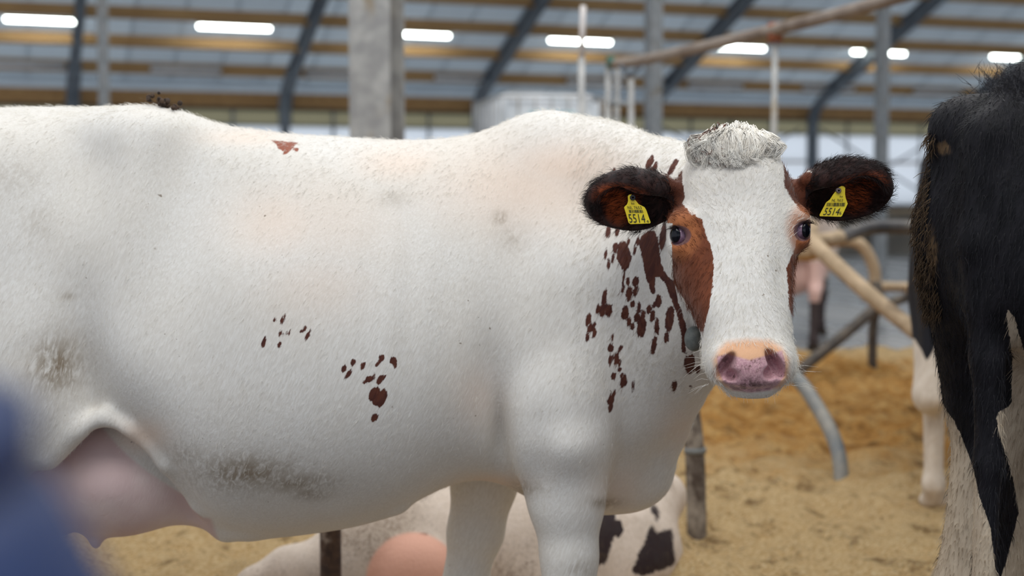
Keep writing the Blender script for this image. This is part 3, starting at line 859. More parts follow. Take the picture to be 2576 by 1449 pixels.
def head_loft(rows, dn=2.5):
    """stacked rounded slices: (v, u_left, u_right, y_front, y_back), photo positions on the face's own depth"""
    zs, xc, hw, yf, yb = [], [], [], [], []
    for v, ul, ur, a, b in rows:
        Yw = a + (b - a) * .45
        pl = P(ul, v, Yw); pr = P(ur, v, Yw)
        zs.append(P(1850, v, a + .02)[2]); xc.append((pl[0] + pr[0]) / 2); hw.append((pr[0] - pl[0]) / 2); yf.append(a); yb.append(b)
    zs = zs[::-1]; T = [table(zs, q[::-1], 300, 5) for q in (xc, hw, yf, yb)]
    z0, z1 = zs[0], zs[-1]
    def fn(x, y, z):
        c, w, a, b = [np.interp(z, *t) for t in T]
        ym = a + (b - a) * .45
        h = np.where(y < ym, ym - a, b - ym)
        p = np.abs(x - c); q = np.abs(y - ym)
        n = np.where(y < ym, dn, 2.2)
        r = ((np.maximum(p / w, 1e-4)) ** n + (np.maximum(q / h, 1e-4)) ** n) ** (1 / n)
        pl = np.sqrt(p * p + q * q) + 1e-6
        d = pl - pl / r
        over = np.maximum(np.maximum(z0 - z, z - z1), 0)
        return np.sqrt(np.maximum(d, 0) ** 2 + over ** 2) + np.where(over > 0, 0, np.minimum(d, 0))
    lo = (min(np.array(xc) - np.array(hw)), min(yf), z0); hi = (max(np.array(xc) + np.array(hw)), max(yb), z1)
    return fn, lo, hi

HEAD_ROWS = [(352, 1815, 1870, 2.830, 2.90), (366, 1775, 1912, 2.800, 2.93), (390, 1738, 1952, 2.785, 2.96), (430, 1718, 1976, 2.770, 2.985), (480, 1706, 1992, 2.757, 3.00),
             (530, 1700, 2004, 2.745, 3.01), (590, 1698, 2014, 2.732, 3.01), (650, 1698, 2012, 2.712, 3.00), (710, 1702, 2003, 2.690, 2.97),
             (760, 1714, 1996, 2.672, 2.93), (800, 1738, 1990, 2.660, 2.89), (830, 1757, 1986, 2.650, 2.86), (860, 1767, 1989, 2.638, 2.83),
             (900, 1766, 2000, 2.622, 2.81), (930, 1768, 2004, 2.618, 2.80), (958, 1784, 1992, 2.622, 2.79), (978, 1812, 1966, 2.634, 2.775), (992, 1850, 1930, 2.655, 2.75)]
EYE_L = P(1709, 592, 2.795); EYE_R = P(2010, 580, 2.80)
NECK_PTS = dict(
    top=[(1380, 430, Y0, .13), (1540, 455, Y0 - .06, .115), (1670, 480, Y0 - .17, .10), (1800, 495, 2.99, .095)],
    mid=[(1420, 760, Y0, .22), (1560, 720, Y0 - .09, .185), (1690, 670, Y0 - .20, .15), (1830, 630, 2.96, .12)],
    low=[(1470, 1060, Y0, .17), (1580, 960, Y0 - .08, .15), (1690, 850, Y0 - .18, .12), (1830, 745, 2.93, .09)])
def turned_head(S):
    for q in NECK_PTS.values():
        S.chain([P(u, v, Y) for u, v, Y, r in q], [r for u, v, Y, r in q], .10, .06)
    # dewlap
    S.chain([P(1600, 1180, Y0 - .04), P(1655, 1080, Y0 - .07), P(1700, 985, Y0 - .13), P(1750, 900, Y0 - .22), P(1815, 820, 2.98)], [.075, .055, .05, .05, .06], .06, .04, squash=(1, .8))
    # folds of the neck skin
    for (a, b, r, amp) in (((1660, 560, 3.0), (1750, 840, 2.93), .012, -.010),):
        for t in np.linspace(0, 1, 9):
            q = P(a[0] + (b[0] - a[0]) * t, a[1] + (b[1] - a[1]) * t, a[2] + (b[2] - a[2]) * t)
            S.bump(q, (.014, .06, .03), amp)
    fn, lo, hi = head_loft(HEAD_ROWS)
    S.add(fn, lo, hi, .05)
    # poll
    S.ell(P(1845, 385, 2.86), (.075, .05, .042), .04)
    # brow ridges and sockets
    for e, sg in ((EYE_L, -1), (EYE_R, 1)):
        S.ell(e + (sg * -.004, .010, .002), (.026, .036, .036), .035)
        S.ell(e + (sg * -.012, .006, .030), (.026, .034, .014), .03)
        S.ell(e + (sg * -.004, .004, -.024), (.020, .030, .012), .025)
    # cheek bone and jaw muscle
    S.bump(P(1722, 660, 2.80), (.03, .06, .05), .006)
    S.bump(P(1740, 740, 2.74), (.03, .06, .05), -.008)
    S.bump(P(1996, 700, 2.80), (.03, .08, .09), -.014)
    S.bump(P(1905, 660, 2.70), (.05, .05, .07), .004)
    S.bump(P(1850, 500, 2.745), (.06, .05, .05), -.010)
    S.bump(P(1962, 690, 2.72), (.022, .04, .07), -.012)
    S.bump(P(1790, 700, 2.72), (.02, .04, .06), -.004)
    # lower lip, chin
    S.ell(P(1888, 976, 2.70), (.050, .055, .017), .02)
    # nostrils: rims, then the openings
    S.ell(P(1822, 915, 2.645), (.028, .030, .034), .02)
    S.ell(P(1957, 910, 2.645), (.028, .030, .034), .02)
    S.ell(P(1888, 925, 2.635), (.040, .026, .036), .025)
    def rotz(a):
        c, s_ = math.cos(a), math.sin(a)
        return [(c, 0, s_), (0, 1, 0), (-s_, 0, c)]
    S.ell(P(1826, 926, 2.612), (.0125, .050, .033), .008, 's', rotz(math.radians(-32)))
    S.ell(P(1843, 947, 2.612), (.013, .045, .012), .008, 's')
    S.ell(P(1953, 918, 2.612), (.0125, .050, .033), .008, 's', rotz(math.radians(30)))
    S.ell(P(1938, 940, 2.612), (.013, .045, .012), .008, 's')
    # mouth slit
    S.cone(P(1800, 966, 2.66), P(1850, 984, 2.628), .004, .004, .008, 's')
    S.cone(P(1850, 984, 2.628), P(1920, 985, 2.628), .004, .004, .008, 's')
    S.cone(P(1920, 985, 2.628), P(1975, 966, 2.66), .004, .004, .008, 's')
    # ears: stalk, cupped leaf
    ear(S, (1702, 500), (1592, 505), (1497, 492), 2.85, -1)
    ear(S, (2002, 495), (2122, 480), (2216, 466), 2.86, 1)
    # eye openings
    for e, sg in ((EYE_L, -1), (EYE_R, 1)):
        S.ell(e + (sg * .012, -.026, 0), (.022, .022, .0185), .006, 's', rotz(math.radians(12 * sg)))
    return S
EARS = []
def ear(S, base, mid, tip, Y, sg):
    b = P(*base, Y + .02); m = P(*mid, Y); t = P(*tip, Y - .01)
    a = t - b; a /= np.linalg.norm(a)
    fw = np.array([0, -1.0, 0]); fw = fw - a * (fw @ a); fw /= np.linalg.norm(fw)     # opening faces the viewer
    up = np.cross(a, fw) * (1 if sg < 0 else -1)
    if up[2] < 0: up = -up
    fw2 = fw * .93 - up * .36; fw2 /= np.linalg.norm(fw2); up2 = np.cross(fw2, a); up2 = up2 if up2[2] > 0 else -up2
    R = np.array([a, up2, fw2])
    S.cone(b, b + a * .06 + np.array([0, .004, 0]), .032, .036, .03)
    S.ell(m + fw2 * -.006, (.090, .066, .045), .02, 'u', R)
    S.ell(m + a * .050 - up2 * .004, (.045, .040, .022), .03, 'u', R)
    S.ell(m + fw2 * .021 - up2 * .008 + a * .004, (.079, .050, .043), .010, 's', R)
    S.ell(m + up2 * .040 - a * .028 + fw2 * .014, (.055, .020, .022), .02, 'u', R)   # thick upper rim
    EARS.append((m, R))

main = turned_head(cow_trunk(SDF()))
hb_lo = np.array([.24, 2.56, .80]); hb_hi = np.array([.74, 2.93, 1.50])              # finer grid around the head
def in_head(c, m=0.0): return ((c > hb_lo - m) & (c < hb_hi + m)).all(1)
import time as _t; _t0 = _t.time()
V1, Q1 = main.mesh((-1.75, 2.80, -.02), (.80, 3.78, 1.58), FINE, keep=lambda c: ~in_head(c, -FINE * .6))
V2, Q2 = main.mesh(hb_lo - .012, hb_hi + .012, FINE * .6, keep=lambda c: in_head(c, FINE * .6))
V1 = relax(V1, Q1, 5); V2 = relax(V2, Q2, 1)
V = np.concatenate([V1, V2]); Q = np.concatenate([Q1, Q2 + len(V1)])
print('main cow', len(V), 'verts', round(_t.time() - _t0, 1), 's')
N = vnormals(V, Q)
cow_me = quad_mesh('white_cow', V, Q)
# ------------------------------------------------------------------ coat pattern of the white cow
pu, pv = proj(V)
toward = (N * (V - np.array([0, 0, CAMZ]))).sum(1) < 0.15 * np.linalg.norm(V, axis=1)
nearside = V[:, 1] < Y0 + .02
vis = toward & nearside
outline = [(a[1] - 7, a[0]) for a in HEAD_ROWS] + [(a[2] + 7, a[0]) for a in HEAD_ROWS[::-1]]
outline[0] = (1815, 335); outline[-1] = (1875, 335)
head_mask = in_head(V, .01) & (V[:, 1] < 3.0) & ((poly_sd(pu, pv, outline) > 0) | ((pu > 1650) & (pu < 1720) & (pv > 430) & (pv < 560) & (V[:, 1] < 2.90)) | (pu > 1950))
def field(shapes, scale=16.0, mask=vis):
    f = np.full(len(V), -1.0)
    for s_ in shapes:
        if len(s_) > 5 or hasattr(s_[0], '__len__'): d = poly_sd(pu, pv, s_)
        else: d = ell_sd(pu, pv, *s_)
        f = np.maximum(f, np.clip(d / scale, -1, 1))
    return np.where(mask, f, -1.0)
def crop(lst, x0, y0, sc):
    return [(x0 + c[0] / sc, y0 + c[1] / sc, c[2] / sc, c[3] / sc, (c[4] if len(c) > 4 else 0.12)) for c in lst]
spots = crop([(232,65,16,45),(296,65,15,32),(380,135,10,25),(285,180,18,35),(213,235,10,32),(233,312,9,32),(265,265,8,30),(375,430,14,28),(345,400,8,30),(338,490,9,35),(430,430,20,35),(385,520,22,50),(432,500,15,35),(410,595,15,25),
    (205,540,15,60),(190,640,20,50),(238,640,22,45),(157,635,12,32),(88,710,18,50),(100,770,20,30),(82,830,12,32),(130,805,15,35),(135,740,8,15),
    (355,660,25,50),(385,720,14,35),(440,690,18,30),(410,755,12,22),(475,760,30,75),(455,620,10,35),(485,680,15,40),(530,630,16,35),(555,680,18,40),(585,750,14,50),(567,600,8,20),(595,790,8,30),
    (565,890,16,45),(556,940,12,22),(575,850,12,25),(265,840,9,32),(250,915,18,28),(248,1000,12,38),(290,990,14,48),(325,915,13,22),(310,1020,14,28),(272,1120,16,28),(315,1072,12,18),(345,1150,20,40),(330,1115,10,16),(330,1185,10,16),(413,1180,8,32),(253,1290,18,45),(248,1345,16,32),(275,1245,8,22),(230,1300,8,12),
    (714,1190,15,40),(830,1030,30,75),(885,1070,18,25),(800,1010,12,40),(833,1195,8,8),(630,110,22,95),(680,700,30,90),(655,840,15,40),(600,570,20,45),(450,140,12,25),(425,200,8,25)], 1450, 560, 2.897)
spots += crop([(370,258,12,25,.25),(452,245,14,50,.35),(425,405,16,30,.2),(485,405,10,22,.2),(515,400,8,30,.3),(645,370,25,12,-.5),(672,345,14,28,.4),(700,420,16,45,.45),(255,490,18,45,.3),(250,520,18,15),(415,510,18,28,.3),(430,550,8,20),(1070,755,22,35,.3),(1160,690,22,30,.4),(1110,810,18,50,.6),(1258,725,22,40,.2),(1450,645,25,35,.3),(1410,705,18,38,.8),(1570,675,35,38),(1590,720,15,22),(1320,860,30,30),(1275,890,15,22,.5),(1365,840,14,40,.3),(1430,870,25,50,.5),(1470,840,15,24,.8),(1375,1010,50,75,.5),(1450,1050,45,95,.3),(1410,1090,60,40),(1375,1255,30,45,.5)], 600, 740, 4.026)
spots += [(1632, 412, 7, 14, .3), (1641, 432, 8, 12, .2), (1625, 440, 6, 8), (1648, 420, 5, 12, .3), (1545, 430, 4, 8), (1690, 425, 6, 16, .4), (1700, 410, 5, 10, .3), (1640, 400, 4, 10)]
pc = lambda lst, x0, y0, sc: [(x0 + a / sc, y0 + b / sc) for a, b in lst]
polys = [pc([(300,180),(340,120),(375,170),(400,260),(385,320),(350,360),(320,310),(290,260)], 1450, 560, 2.897),
         pc([(470,100),(520,60),(570,60),(600,160),(615,290),(650,370),(690,420),(730,430),(750,600),(790,720),(800,780),(790,950),(770,940),(765,800),(730,660),(690,560),(650,440),(610,400),(575,400),(570,520),(545,510),(510,400),(480,270),(465,170)], 1450, 560, 2.897)]
back_patch = [pc([(2190,295),(2240,305),(2300,310),(2420,318),(2380,345),(2360,375),(2320,410),(2290,415),(2300,390),(2250,360),(2240,330)], 0, 260, 3.22), (745.5, 376.5, 5, 5, 0.0)]
body_only = vis & ~head_mask
brown = np.maximum(field(spots, 9.0, body_only), field(polys, 9.0, body_only))
face = [[(1700,500),(1724,520),(1735,538),(1766,551),(1773,584),(1786,620),(1794,649),(1794,685),(1792,722),(1783,771),(1779,793),(1767,838),(1752,812),(1718,748),(1690,700),(1670,640),(1670,560)],
        [(2004,604),(2040,590),(2030,640),(2006,695),(1998,740),(1992,790),(1985,770),(1984,720),(1979,675),(1992,645),(2002,622)],
        pc([(760,430),(840,400),(848,560),(862,660),(832,740),(800,840),(700,860),(690,700),(690,540)], 1440, 280, 3.063),
        [(1972,415),(2000,425),(2060,440),(2060,560),(2015,530),(1996,505),(1975,470)]]
brown = np.maximum(brown, field(face, 11.0, head_mask))
brown_back = field(back_patch, 10.0, body_only)
# ears
earf = np.full(len(V), -1.0); inner = np.full(len(V), -1.0)
for m, R in EARS:
    q = (V - m) @ R.T
    r = np.sqrt((q[:, 0] / .105) ** 2 + (q[:, 1] / .075) ** 2 + (q[:, 2] / .07) ** 2)
    sgn = q[:, 0]
    earf = np.maximum(earf, np.clip((1 - r) * 4 + np.clip((sgn + .055) * 30, -2, 0), -1, 1))
    r2 = np.minimum(np.hypot((q[:, 0] - .030) / .036, (q[:, 1] - .014) / .018), np.hypot((q[:, 0] - .016) / .024, (q[:, 1] + .020) / .020))
    inner = np.maximum(inner, np.where((q[:, 2] > -.05) & (N @ R[2] > .15) & (r < 1), np.clip(1.2 - r2, -1, 1), -1))
# pink skin: muzzle, nostrils, udder; orange tint above the muzzle and round the eyes
muz = field([[(1806,898),(1830,893),(1885,908),(1940,893),(1966,884),(1974,915),(1972,945),(1955,968),(1935,980),(1890,986),(1845,980),(1822,962),(1808,930)]], 20.0, head_mask)
orange = field([[(1800,905),(1815,880),(1830,866),(1880,860),(1935,862),(1962,878),(1980,905),(1978,950),(1960,972),(1830,972),(1806,950)]], 22.0, head_mask)
rim = np.full(len(V), -1.0)
for e in (EYE_L, EYE_R):
    r = np.linalg.norm((V - e) / (.036, .06, .042), axis=1)
    rim = np.maximum(rim, np.clip((1 - r) * 1.6, -1, 1))
rim = np.where(head_mask, rim, -1)
lid = np.full(len(V), -1.0)
for e in (EYE_L, EYE_R):
    r = np.linalg.norm((V - e) / (.0245, .05, .0225), axis=1)
    lid = np.maximum(lid, np.where(head_mask, np.clip((1 - r) * 2.5, -1, 1), -1))
ud = np.minimum(np.clip((np.interp(V[:, 0], [ux(-300), ux(60), ux(200), ux(300), ux(400), ux(480), ux(545)], [vz(a, Y0 - .2) for a in (1000, 1080, 1072, 1085, 1175, 1250, 1310)]) - V[:, 2]) / .02, -1, 1),
                np.clip((ux(560) - V[:, 0]) / .03, -1, 1))
ud = np.where((np.abs(V[:, 1] - Y0) < .232) & (V[:, 2] > .44) & (V[:, 0] > ux(-330)), ud, -1)
# warm blush of skin through the coat and manure stains
def blob(lst):
    f = np.zeros(len(V))
    for u, v, ru, rv, a in lst:
        f = np.maximum(f, a * np.exp(-(((pu - u) / ru) ** 2 + ((pv - v) / rv) ** 2)))
    return np.where(nearside, f, 0)
blush = blob([(1340, 470, 260, 110, .75), (820, 560, 200, 120, .35), (1420, 420, 170, 70, .9), (620, 345, 110, 22, .5), (700, 560, 130, 90, .55), (1010, 410, 120, 50, .6), (360, 1095, 60, 40, .9), (800, 720, 140, 90, .35), (1200, 1000, 60, 80, .5), (1240, 1215, 80, 25, .8), (1560, 1230, 70, 60, .5), (1720, 1080, 60, 60, .5)])
stain = blob([(140, 920, 75, 75, .85), (620, 1190, 150, 50, .8), (740, 1215, 120, 30, .7), (470, 1150, 60, 40, .4), (1258, 548, 20, 18, .55), (1290, 600, 40, 30, .3), (170, 745, 22, 10, .5), (30, 440, 80, 60, .25), (990, 500, 40, 22, .3), (780, 1240, 60, 20, .6), (1320, 1230, 50, 20, .5), (1460, 1440, 40, 40, .45), (1520, 1265, 40, 15, .7), (100, 560, 40, 60, .25)])
mdirt = blob([(1890, 968, 55, 20, 1.0), (1825, 905, 12, 12, .8), (1940, 898, 22, 10, .9), (1850, 975, 40, 10, .7)])
hoof = np.clip((.085 - V[:, 2]) / .02, -1, 1)
for nm, f in (('brown', brown), ('brownback', brown_back), ('earf', earf), ('inner', inner), ('muzzle', muz), ('orange', orange), ('rim', rim), ('lid', lid), ('udder', ud), ('blush', blush), ('stain', stain), ('hoof', hoof), ('mdirt', mdirt), ('headm', np.where(head_mask, 1.0, 0.0))):
    set_attr(cow_me, nm, f)

def coat_material():
    n = NT('white_and_red_coat')
    lp = n.coords((300, 300, 50), (0, math.radians(24), 0))
    hair = n.noise(lp, 1.0, 3, .6, .6)                       # fine lying hair
    lp2 = n.coords((95, 95, 26), (0, math.radians(24), 0))
    clump = n.noise(lp2, 1.0, 3, .55, 1.0)
    rag = n.math('ADD', n.math('MULTIPLY', n.math('SUBTRACT', hair, .5), .9), n.math('MULTIPLY', n.math('SUBTRACT', clump, .5), .9))
    big = n.noise(n.coords(), 4.0, 4, .6)
    white = n.mix(n.step(big, .35, .7), srgb(238, 236, 232), srgb(232, 228, 221))
    white = n.mix(n.step(hair, .3, .75), n.mix(.5, white, srgb(205, 198, 188)), white)
    c = n.mix(n.math('MULTIPLY', n.attr('blush'), .75), white, srgb(240, 212, 190))
    # scattered specks of dirt, on the upper side most of all
    sp = n.noise(n.coords((1, 1, 1)), 70.0, 2, .5)
    msk = n.noise(n.coords(), 5.0, 3, .6)
    speck = n.math('MULTIPLY', n.step(sp, .735, .765), n.step(msk, .48, .6))
    c = n.mix(n.math('MULTIPLY', speck, .8), c, srgb(105, 82, 58))
    st = n.math('MULTIPLY', n.attr('stain'), n.step(n.math('ADD', clump, n.math('MULTIPLY', big, .5)), .45, .9))
    c = n.mix(st, c, srgb(120, 98, 66))
    red = n.mix(n.step(clump, .3, .7), srgb(96, 52, 38), srgb(74, 36, 30))
    def th(name, amp, w=.16):
        return n.step(n.math('ADD', n.attr(name), n.math('MULTIPLY', rag, amp)), -w * .9, w * .3)
    facered = n.mix(n.step(big, .4, .65), srgb(122, 64, 36), srgb(92, 46, 28))
    facered = n.mix(n.step(clump, .3, .7), facered, n.mix(.35, facered, srgb(60, 28, 20)))
    col_b = n.mix(n.attr('headm'), red, facered)
    c = n.mix(th('brown', 1.0, .24), c, col_b)
    c = n.mix(th('brownback', .5), c, srgb(150, 84, 62))
    c = n.mix(th('earf', .35), c, n.mix(n.step(clump, .35, .7), srgb(56, 32, 28), srgb(30, 21, 22)))
    c = n.mix(n.math('MULTIPLY', th('inner', .3, .8), .9), c, srgb(186, 88, 40))
    c = n.mix(n.math('MULTIPLY', th('orange', .15, .9), .85), c, srgb(226, 166, 118))
    sk = n.noise(n.coords((1, 1, 1)), 260.0, 2, .5)
    pink = n.mix(n.step(sk, .35, .65), srgb(196, 150, 160), srgb(214, 172, 178))
    pink = n.mix(n.math('MULTIPLY', n.step(n.noise(n.coords(), 40.0, 5, .7), .56, .66), .75), pink, srgb(88, 56, 52))
    pink = n.mix(n.math('MULTIPLY', n.math('MULTIPLY', n.attr('mdirt'), n.step(n.noise(n.coords(), 90.0, 5, .7), .42, .58)), .8), pink, srgb(84, 58, 54))
    c = n.mix(th('muzzle', .1, .35), c, pink)
    c = n.mix(n.math('MULTIPLY', th('rim', .3, .9), .75), c, srgb(190, 118, 72))
    c = n.mix(th('lid', .1, .3), c, srgb(112, 78, 78))
    c = n.mix(th('udder', .08, .5), c, n.mix(n.step(n.noise(n.coords(), 7.0, 3, .5), .35, .65), srgb(214, 188, 186), srgb(226, 206, 202)))
    c = n.mix(n.step(n.attr('hoof'), 0, .3), c, srgb(70, 58, 48))
    smooth = n.math('MAXIMUM', n.attr('muzzle'), n.attr('udder'))
    bh = n.math('ADD', n.math('MULTIPLY', hair, .55), n.math('MULTIPLY', clump, .9))
    n.bump(bh, .22, .006)
    n.set(c, n.math('SUBTRACT', .72, n.math('MULTIPLY', n.step(n.attr('muzzle'), -.1, .4), .42)), 0, .25)
    n.bsdf.inputs['Sheen Weight'].default_value = .15
    n.bsdf.inputs['Subsurface Weight'].default_value = 0.0
    return n.m
M_coat = coat_material()
white_cow = link('white_cow', cow_me, M_coat)
tag(white_cow, 'large white cow with red-brown face patches and neck spots, head turned to the viewer', 'cow')
# ------------------------------------------------------------------ parts of the white cow: eyes, ear tags, hair, collar
def uv_sphere(c, r, nu=24, nv=14):
    c = np.array(c, float); r = np.array(r if hasattr(r, '__len__') else (r, r, r), float)
    vs = []; fs = []
    for j in range(nv + 1):
        th = math.pi * j / nv
        for i in range(nu):
            ph = 2 * math.pi * i / nu
            vs.append(c + r * np.array([math.sin(th) * math.cos(ph), math.sin(th) * math.sin(ph), math.cos(th)]))
    for j in range(nv):
        for i in range(nu):
            i2 = (i + 1) % nu
            fs.append((j * nu + i, (j + 1) * nu + i, (j + 1) * nu + i2, j * nu + i2))
    return vs, fs
def put_part(me_name, mb, mat, parent): return mb.build(me_name, mat, parent)
M_sclera = simple('violet_eye_white', srgb(150, 120, 142), srgb(104, 80, 100), 120, .12, 0, .6)
M_iris = simple('dark_pupil', srgb(10, 11, 18), srgb(16, 18, 28), 120, .08, 0, .3)
for e, sg in ((EYE_L, -1), (EYE_R, 1)):
    ce = e + (sg * -.0005, -.004, 0)
    m = MB(); m.add(*uv_sphere(ce, .0205), True); eb = m.build('eyeball', M_sclera, white_cow); eb['label'] = 'dark glossy eye with violet rim'
    d = np.array([sg * .62, -.78, .06]); d /= np.linalg.norm(d)
    m = MB(); m.add(*uv_sphere((0, 0, 0), (.0118, .0150, .0055), 24, 10), True)
    R_ = Vector(d).to_track_quat('Z', 'Y').to_matrix()
    m.v = [tuple(ce + d * .0172 + np.array(R_ @ Vector(q))) for q in m.v]
    m.build('pupil', M_iris, eb)

def strand_mesh(name, paths, rad, flat=False):
    """many thin tapering hairs as one mesh (three-sided)"""
    P_ = np.array(paths, float)                  # n, seg, 3
    n, sgm, _ = P_.shape
    T = np.gradient(P_, axis=1); T /= np.linalg.norm(T, axis=2)[:, :, None] + 1e-9
    ref = np.array([.31, .87, .38]); U = np.cross(T, ref); U /= np.linalg.norm(U, axis=2)[:, :, None] + 1e-9
    W = np.cross(T, U)
    rr = (np.array(rad) if hasattr(rad, '__len__') else np.full(n, rad))[:, None] * np.linspace(1, .25, sgm)[None]
    ring = [P_ + rr[:, :, None] * (math.cos(a) * U + math.sin(a) * W) for a in (0, 2.094, 4.189)]
    VS = np.stack(ring, 2).reshape(-1, 3)        # n, seg, 3 corners
    base = np.arange(n)[:, None, None] * sgm * 3 + np.arange(sgm - 1)[None, :, None] * 3
    k = np.arange(3)[None, None, :]; k2 = (k + 1) % 3
    QS = np.stack([base + k, base + k2, base + 3 + k2, base + 3 + k], 3).reshape(-1, 4)
    return quad_mesh(name, VS, QS)
M_hair_w = simple('cream_hair', srgb(250, 247, 240), srgb(242, 236, 226), 40, .6, 0, .2)
M_hair_b = simple('red_brown_hair', srgb(124, 68, 42), srgb(98, 52, 34), 40, .55, 0, .3)
M_hair_d = simple('dark_brown_hair', srgb(48, 29, 26), srgb(28, 20, 21), 40, .5, 0, .3)
def hair_part(name, paths, rad, mat, parent, label=None):
    o = link(name, strand_mesh(name, paths, rad), mat, parent)
    o['kind'] = 'stuff'
    if label: o['label'] = label
    return o
# tuft on the poll: locks that fall from the crown to the forehead
def tuft():
    white, brownl = [], []
    cen = P(1846, 384, 2.86)
    for lock in range(230):
        a = rng.uniform(-1, 1); dp = rng.uniform(0, 1)
        side = np.sign(a) * abs(a) ** .8
        u0 = 1846 + side * 62 + rng.normal(0, 6); v0 = 326 + 34 * side ** 2 + dp * 22
        Yr = 2.862 - .05 * dp
        p0 = P(u0, v0, Yr)
        sw = rng.normal(0, 10) - 8 * math.sin(a * 3)
        p3 = P(1846 + side * 93 + sw, 384 + rng.uniform(-12, 24) + 8 * (1 - side ** 2), 2.772 + .035 * side ** 2)
        p1 = p0 + np.array([side * .010, -.020, .012]); 
        p2 = (p0 + p3) / 2 + np.array([side * .022 + rng.normal(0, .006), -.016, .008 + rng.normal(0, .004)])
        p4 = p3 + np.array([rng.normal(0, .008), -.001, -.006 + rng.normal(0, .004)])
        ctrl = np.array(spline([p0, p1, p2, p3, p4], 2))
        for h_ in range(24):
            off = rng.normal(0, 1, 3) * .0030
            tipo = rng.normal(0, 1, 3) * .0016
            t = np.linspace(0, 1, len(ctrl))[:, None]
            wv = np.sin(t * rng.uniform(5, 9) + rng.uniform(0, 6)) * rng.normal(0, .0009)
            q = ctrl + off * (1 - .5 * t) + tipo * t + wv
            (brownl if (a < -.25 and dp < .28 and rng.random() < .55) else white).append(q)
    hair_part('poll_tuft', white, .0011, M_hair_w, white_cow, 'curly cream hair tuft on the poll')
    hair_part('poll_tuft_dark', brownl, .0010, M_hair_b, white_cow, 'red-brown hair at the left of the poll tuft')
tuft()
# short coat hair on head, ears and along the back
def coat_hair():
    sets = {'w': [], 'b': [], 'd': []}
    rads = {'w': [], 'b': [], 'd': []}
    bald = (muz > -.3) | (orange > .5) | (lid > -.2) | (ud > -.2) | (hoof > -.3) | ~toward | ~nearside
    headv = in_head(V, .02) & (pu > 1480)
    def grow(sel, cnt, ln, lift, rad):
        sel = sel & ((brown > .05) | (brown < -.98))
        ids = rng.choice(np.nonzero(sel)[0], cnt)
        for i in ids:
            n_ = N[i]; p = V[i] + rng.normal(0, .002, 3) - n_ * .0006
            if earf[i] > 0:
                m, R = min(EARS, key=lambda er: np.linalg.norm(V[i] - er[0]))
                fl = R[0] * .5 + (V[i] - m) * 8
            elif headv[i] and head_mask[i]:
                cx = pu[i] - 1865; cv = pv[i] - 640
                fl = np.array([cx / 160.0 + .15 * rng.normal(), -.1, (-1.0 if cv > 0 else .8)])
            else:
                fl = np.array([-.45, 0, -.9])
            fl = fl - n_ * (fl @ n_); fl /= np.linalg.norm(fl) + 1e-9
            fl = fl + rng.normal(0, .22, 3); d = fl + n_ * lift * rng.uniform(.4, 1.3); d /= np.linalg.norm(d)
            l = ln * rng.uniform(.6, 1.3)
            q = np.stack([p, p + d * l * .55, p + (d * .85 + fl * .25) * l + np.array([0, 0, -.12 * l])])
            key = 'd' if earf[i] > 0 else ('b' if brown[i] > .05 else 'w')
            sets[key].append(q); rads[key].append(rad)
    grow(headv & ~bald & (earf <= 0) & head_mask, 9000, .011, .22, .00038)
    grow((earf > -.1) & toward, 5200, .016, .55, .00045)
    rimtop = (V[:, 1] < Y0 + .05) & (N[:, 2] > .55) & (V[:, 0] > ux(-50)) & (V[:, 2] > 1.3) & ~headv & (pu < 1760)
    grow(rimtop, 5000, .013, .28, .00045)
    grow(~bald & ~headv & (pu > 1440) & (pv < 1000) & (pu < 1740), 5000, .013, .25, .0004)
    grow(~bald & ~headv & (pu > 0) & (pv < 1250), 9000, .011, .16, .00035)
    for key, mt, lb in (('w', M_hair_w, None), ('b', M_hair_b, None), ('d', M_hair_d, None)):
        hair_part({'w': 'coat_hair', 'b': 'coat_hair_red', 'd': 'ear_hair'}[key], sets[key], rads[key], mt, white_cow)
coat_hair()
# whiskers and lashes
wh = []
for k in range(26):
    sg = -1 if k % 2 else 1
    u = 1888 + sg * rng.uniform(100, 112); v = rng.uniform(880, 970)
    p = P(u, v, 2.665); l = rng.uniform(.025, .055)
    d = np.array([sg * 1.0, -.35, rng.uniform(-.6, .35)]); d /= np.linalg.norm(d)
    wh.append(np.stack([p, p + d * l * .5, p + d * l + np.array([0, 0, -.006])]))
for k in range(16):
    p = P(rng.uniform(1830, 1950), 986, 2.655); l = rng.uniform(.01, .025)
    d = np.array([rng.normal(0, .2), -.3, -1]); d /= np.linalg.norm(d)
    wh.append(np.stack([p, p + d * l * .5, p + d * l]))
hair_part('whiskers', wh, .00035, M_hair_w, white_cow, 'long pale whiskers at the muzzle')
la = []
for e, sg in ((EYE_L, -1), (EYE_R, 1)):
    for k in range(34):
        t = rng.uniform(-1, 1)
        p = e + np.array([sg * (.006 + .002 * t) + .010 * t, -.020 + .004 * abs(t) , .019 - .006 * abs(t)])
        d = np.array([sg * rng.uniform(.7, 1.1) , -.35, rng.uniform(-.1, .35)]); d /= np.linalg.norm(d); l = rng.uniform(.012, .022)
        la.append(np.stack([p, p + d * l * .55, p + d * l + np.array([0, 0, -.004])]))
hair_part('eyelashes', la, .0005, M_hair_d, white_cow, 'dark eyelashes')

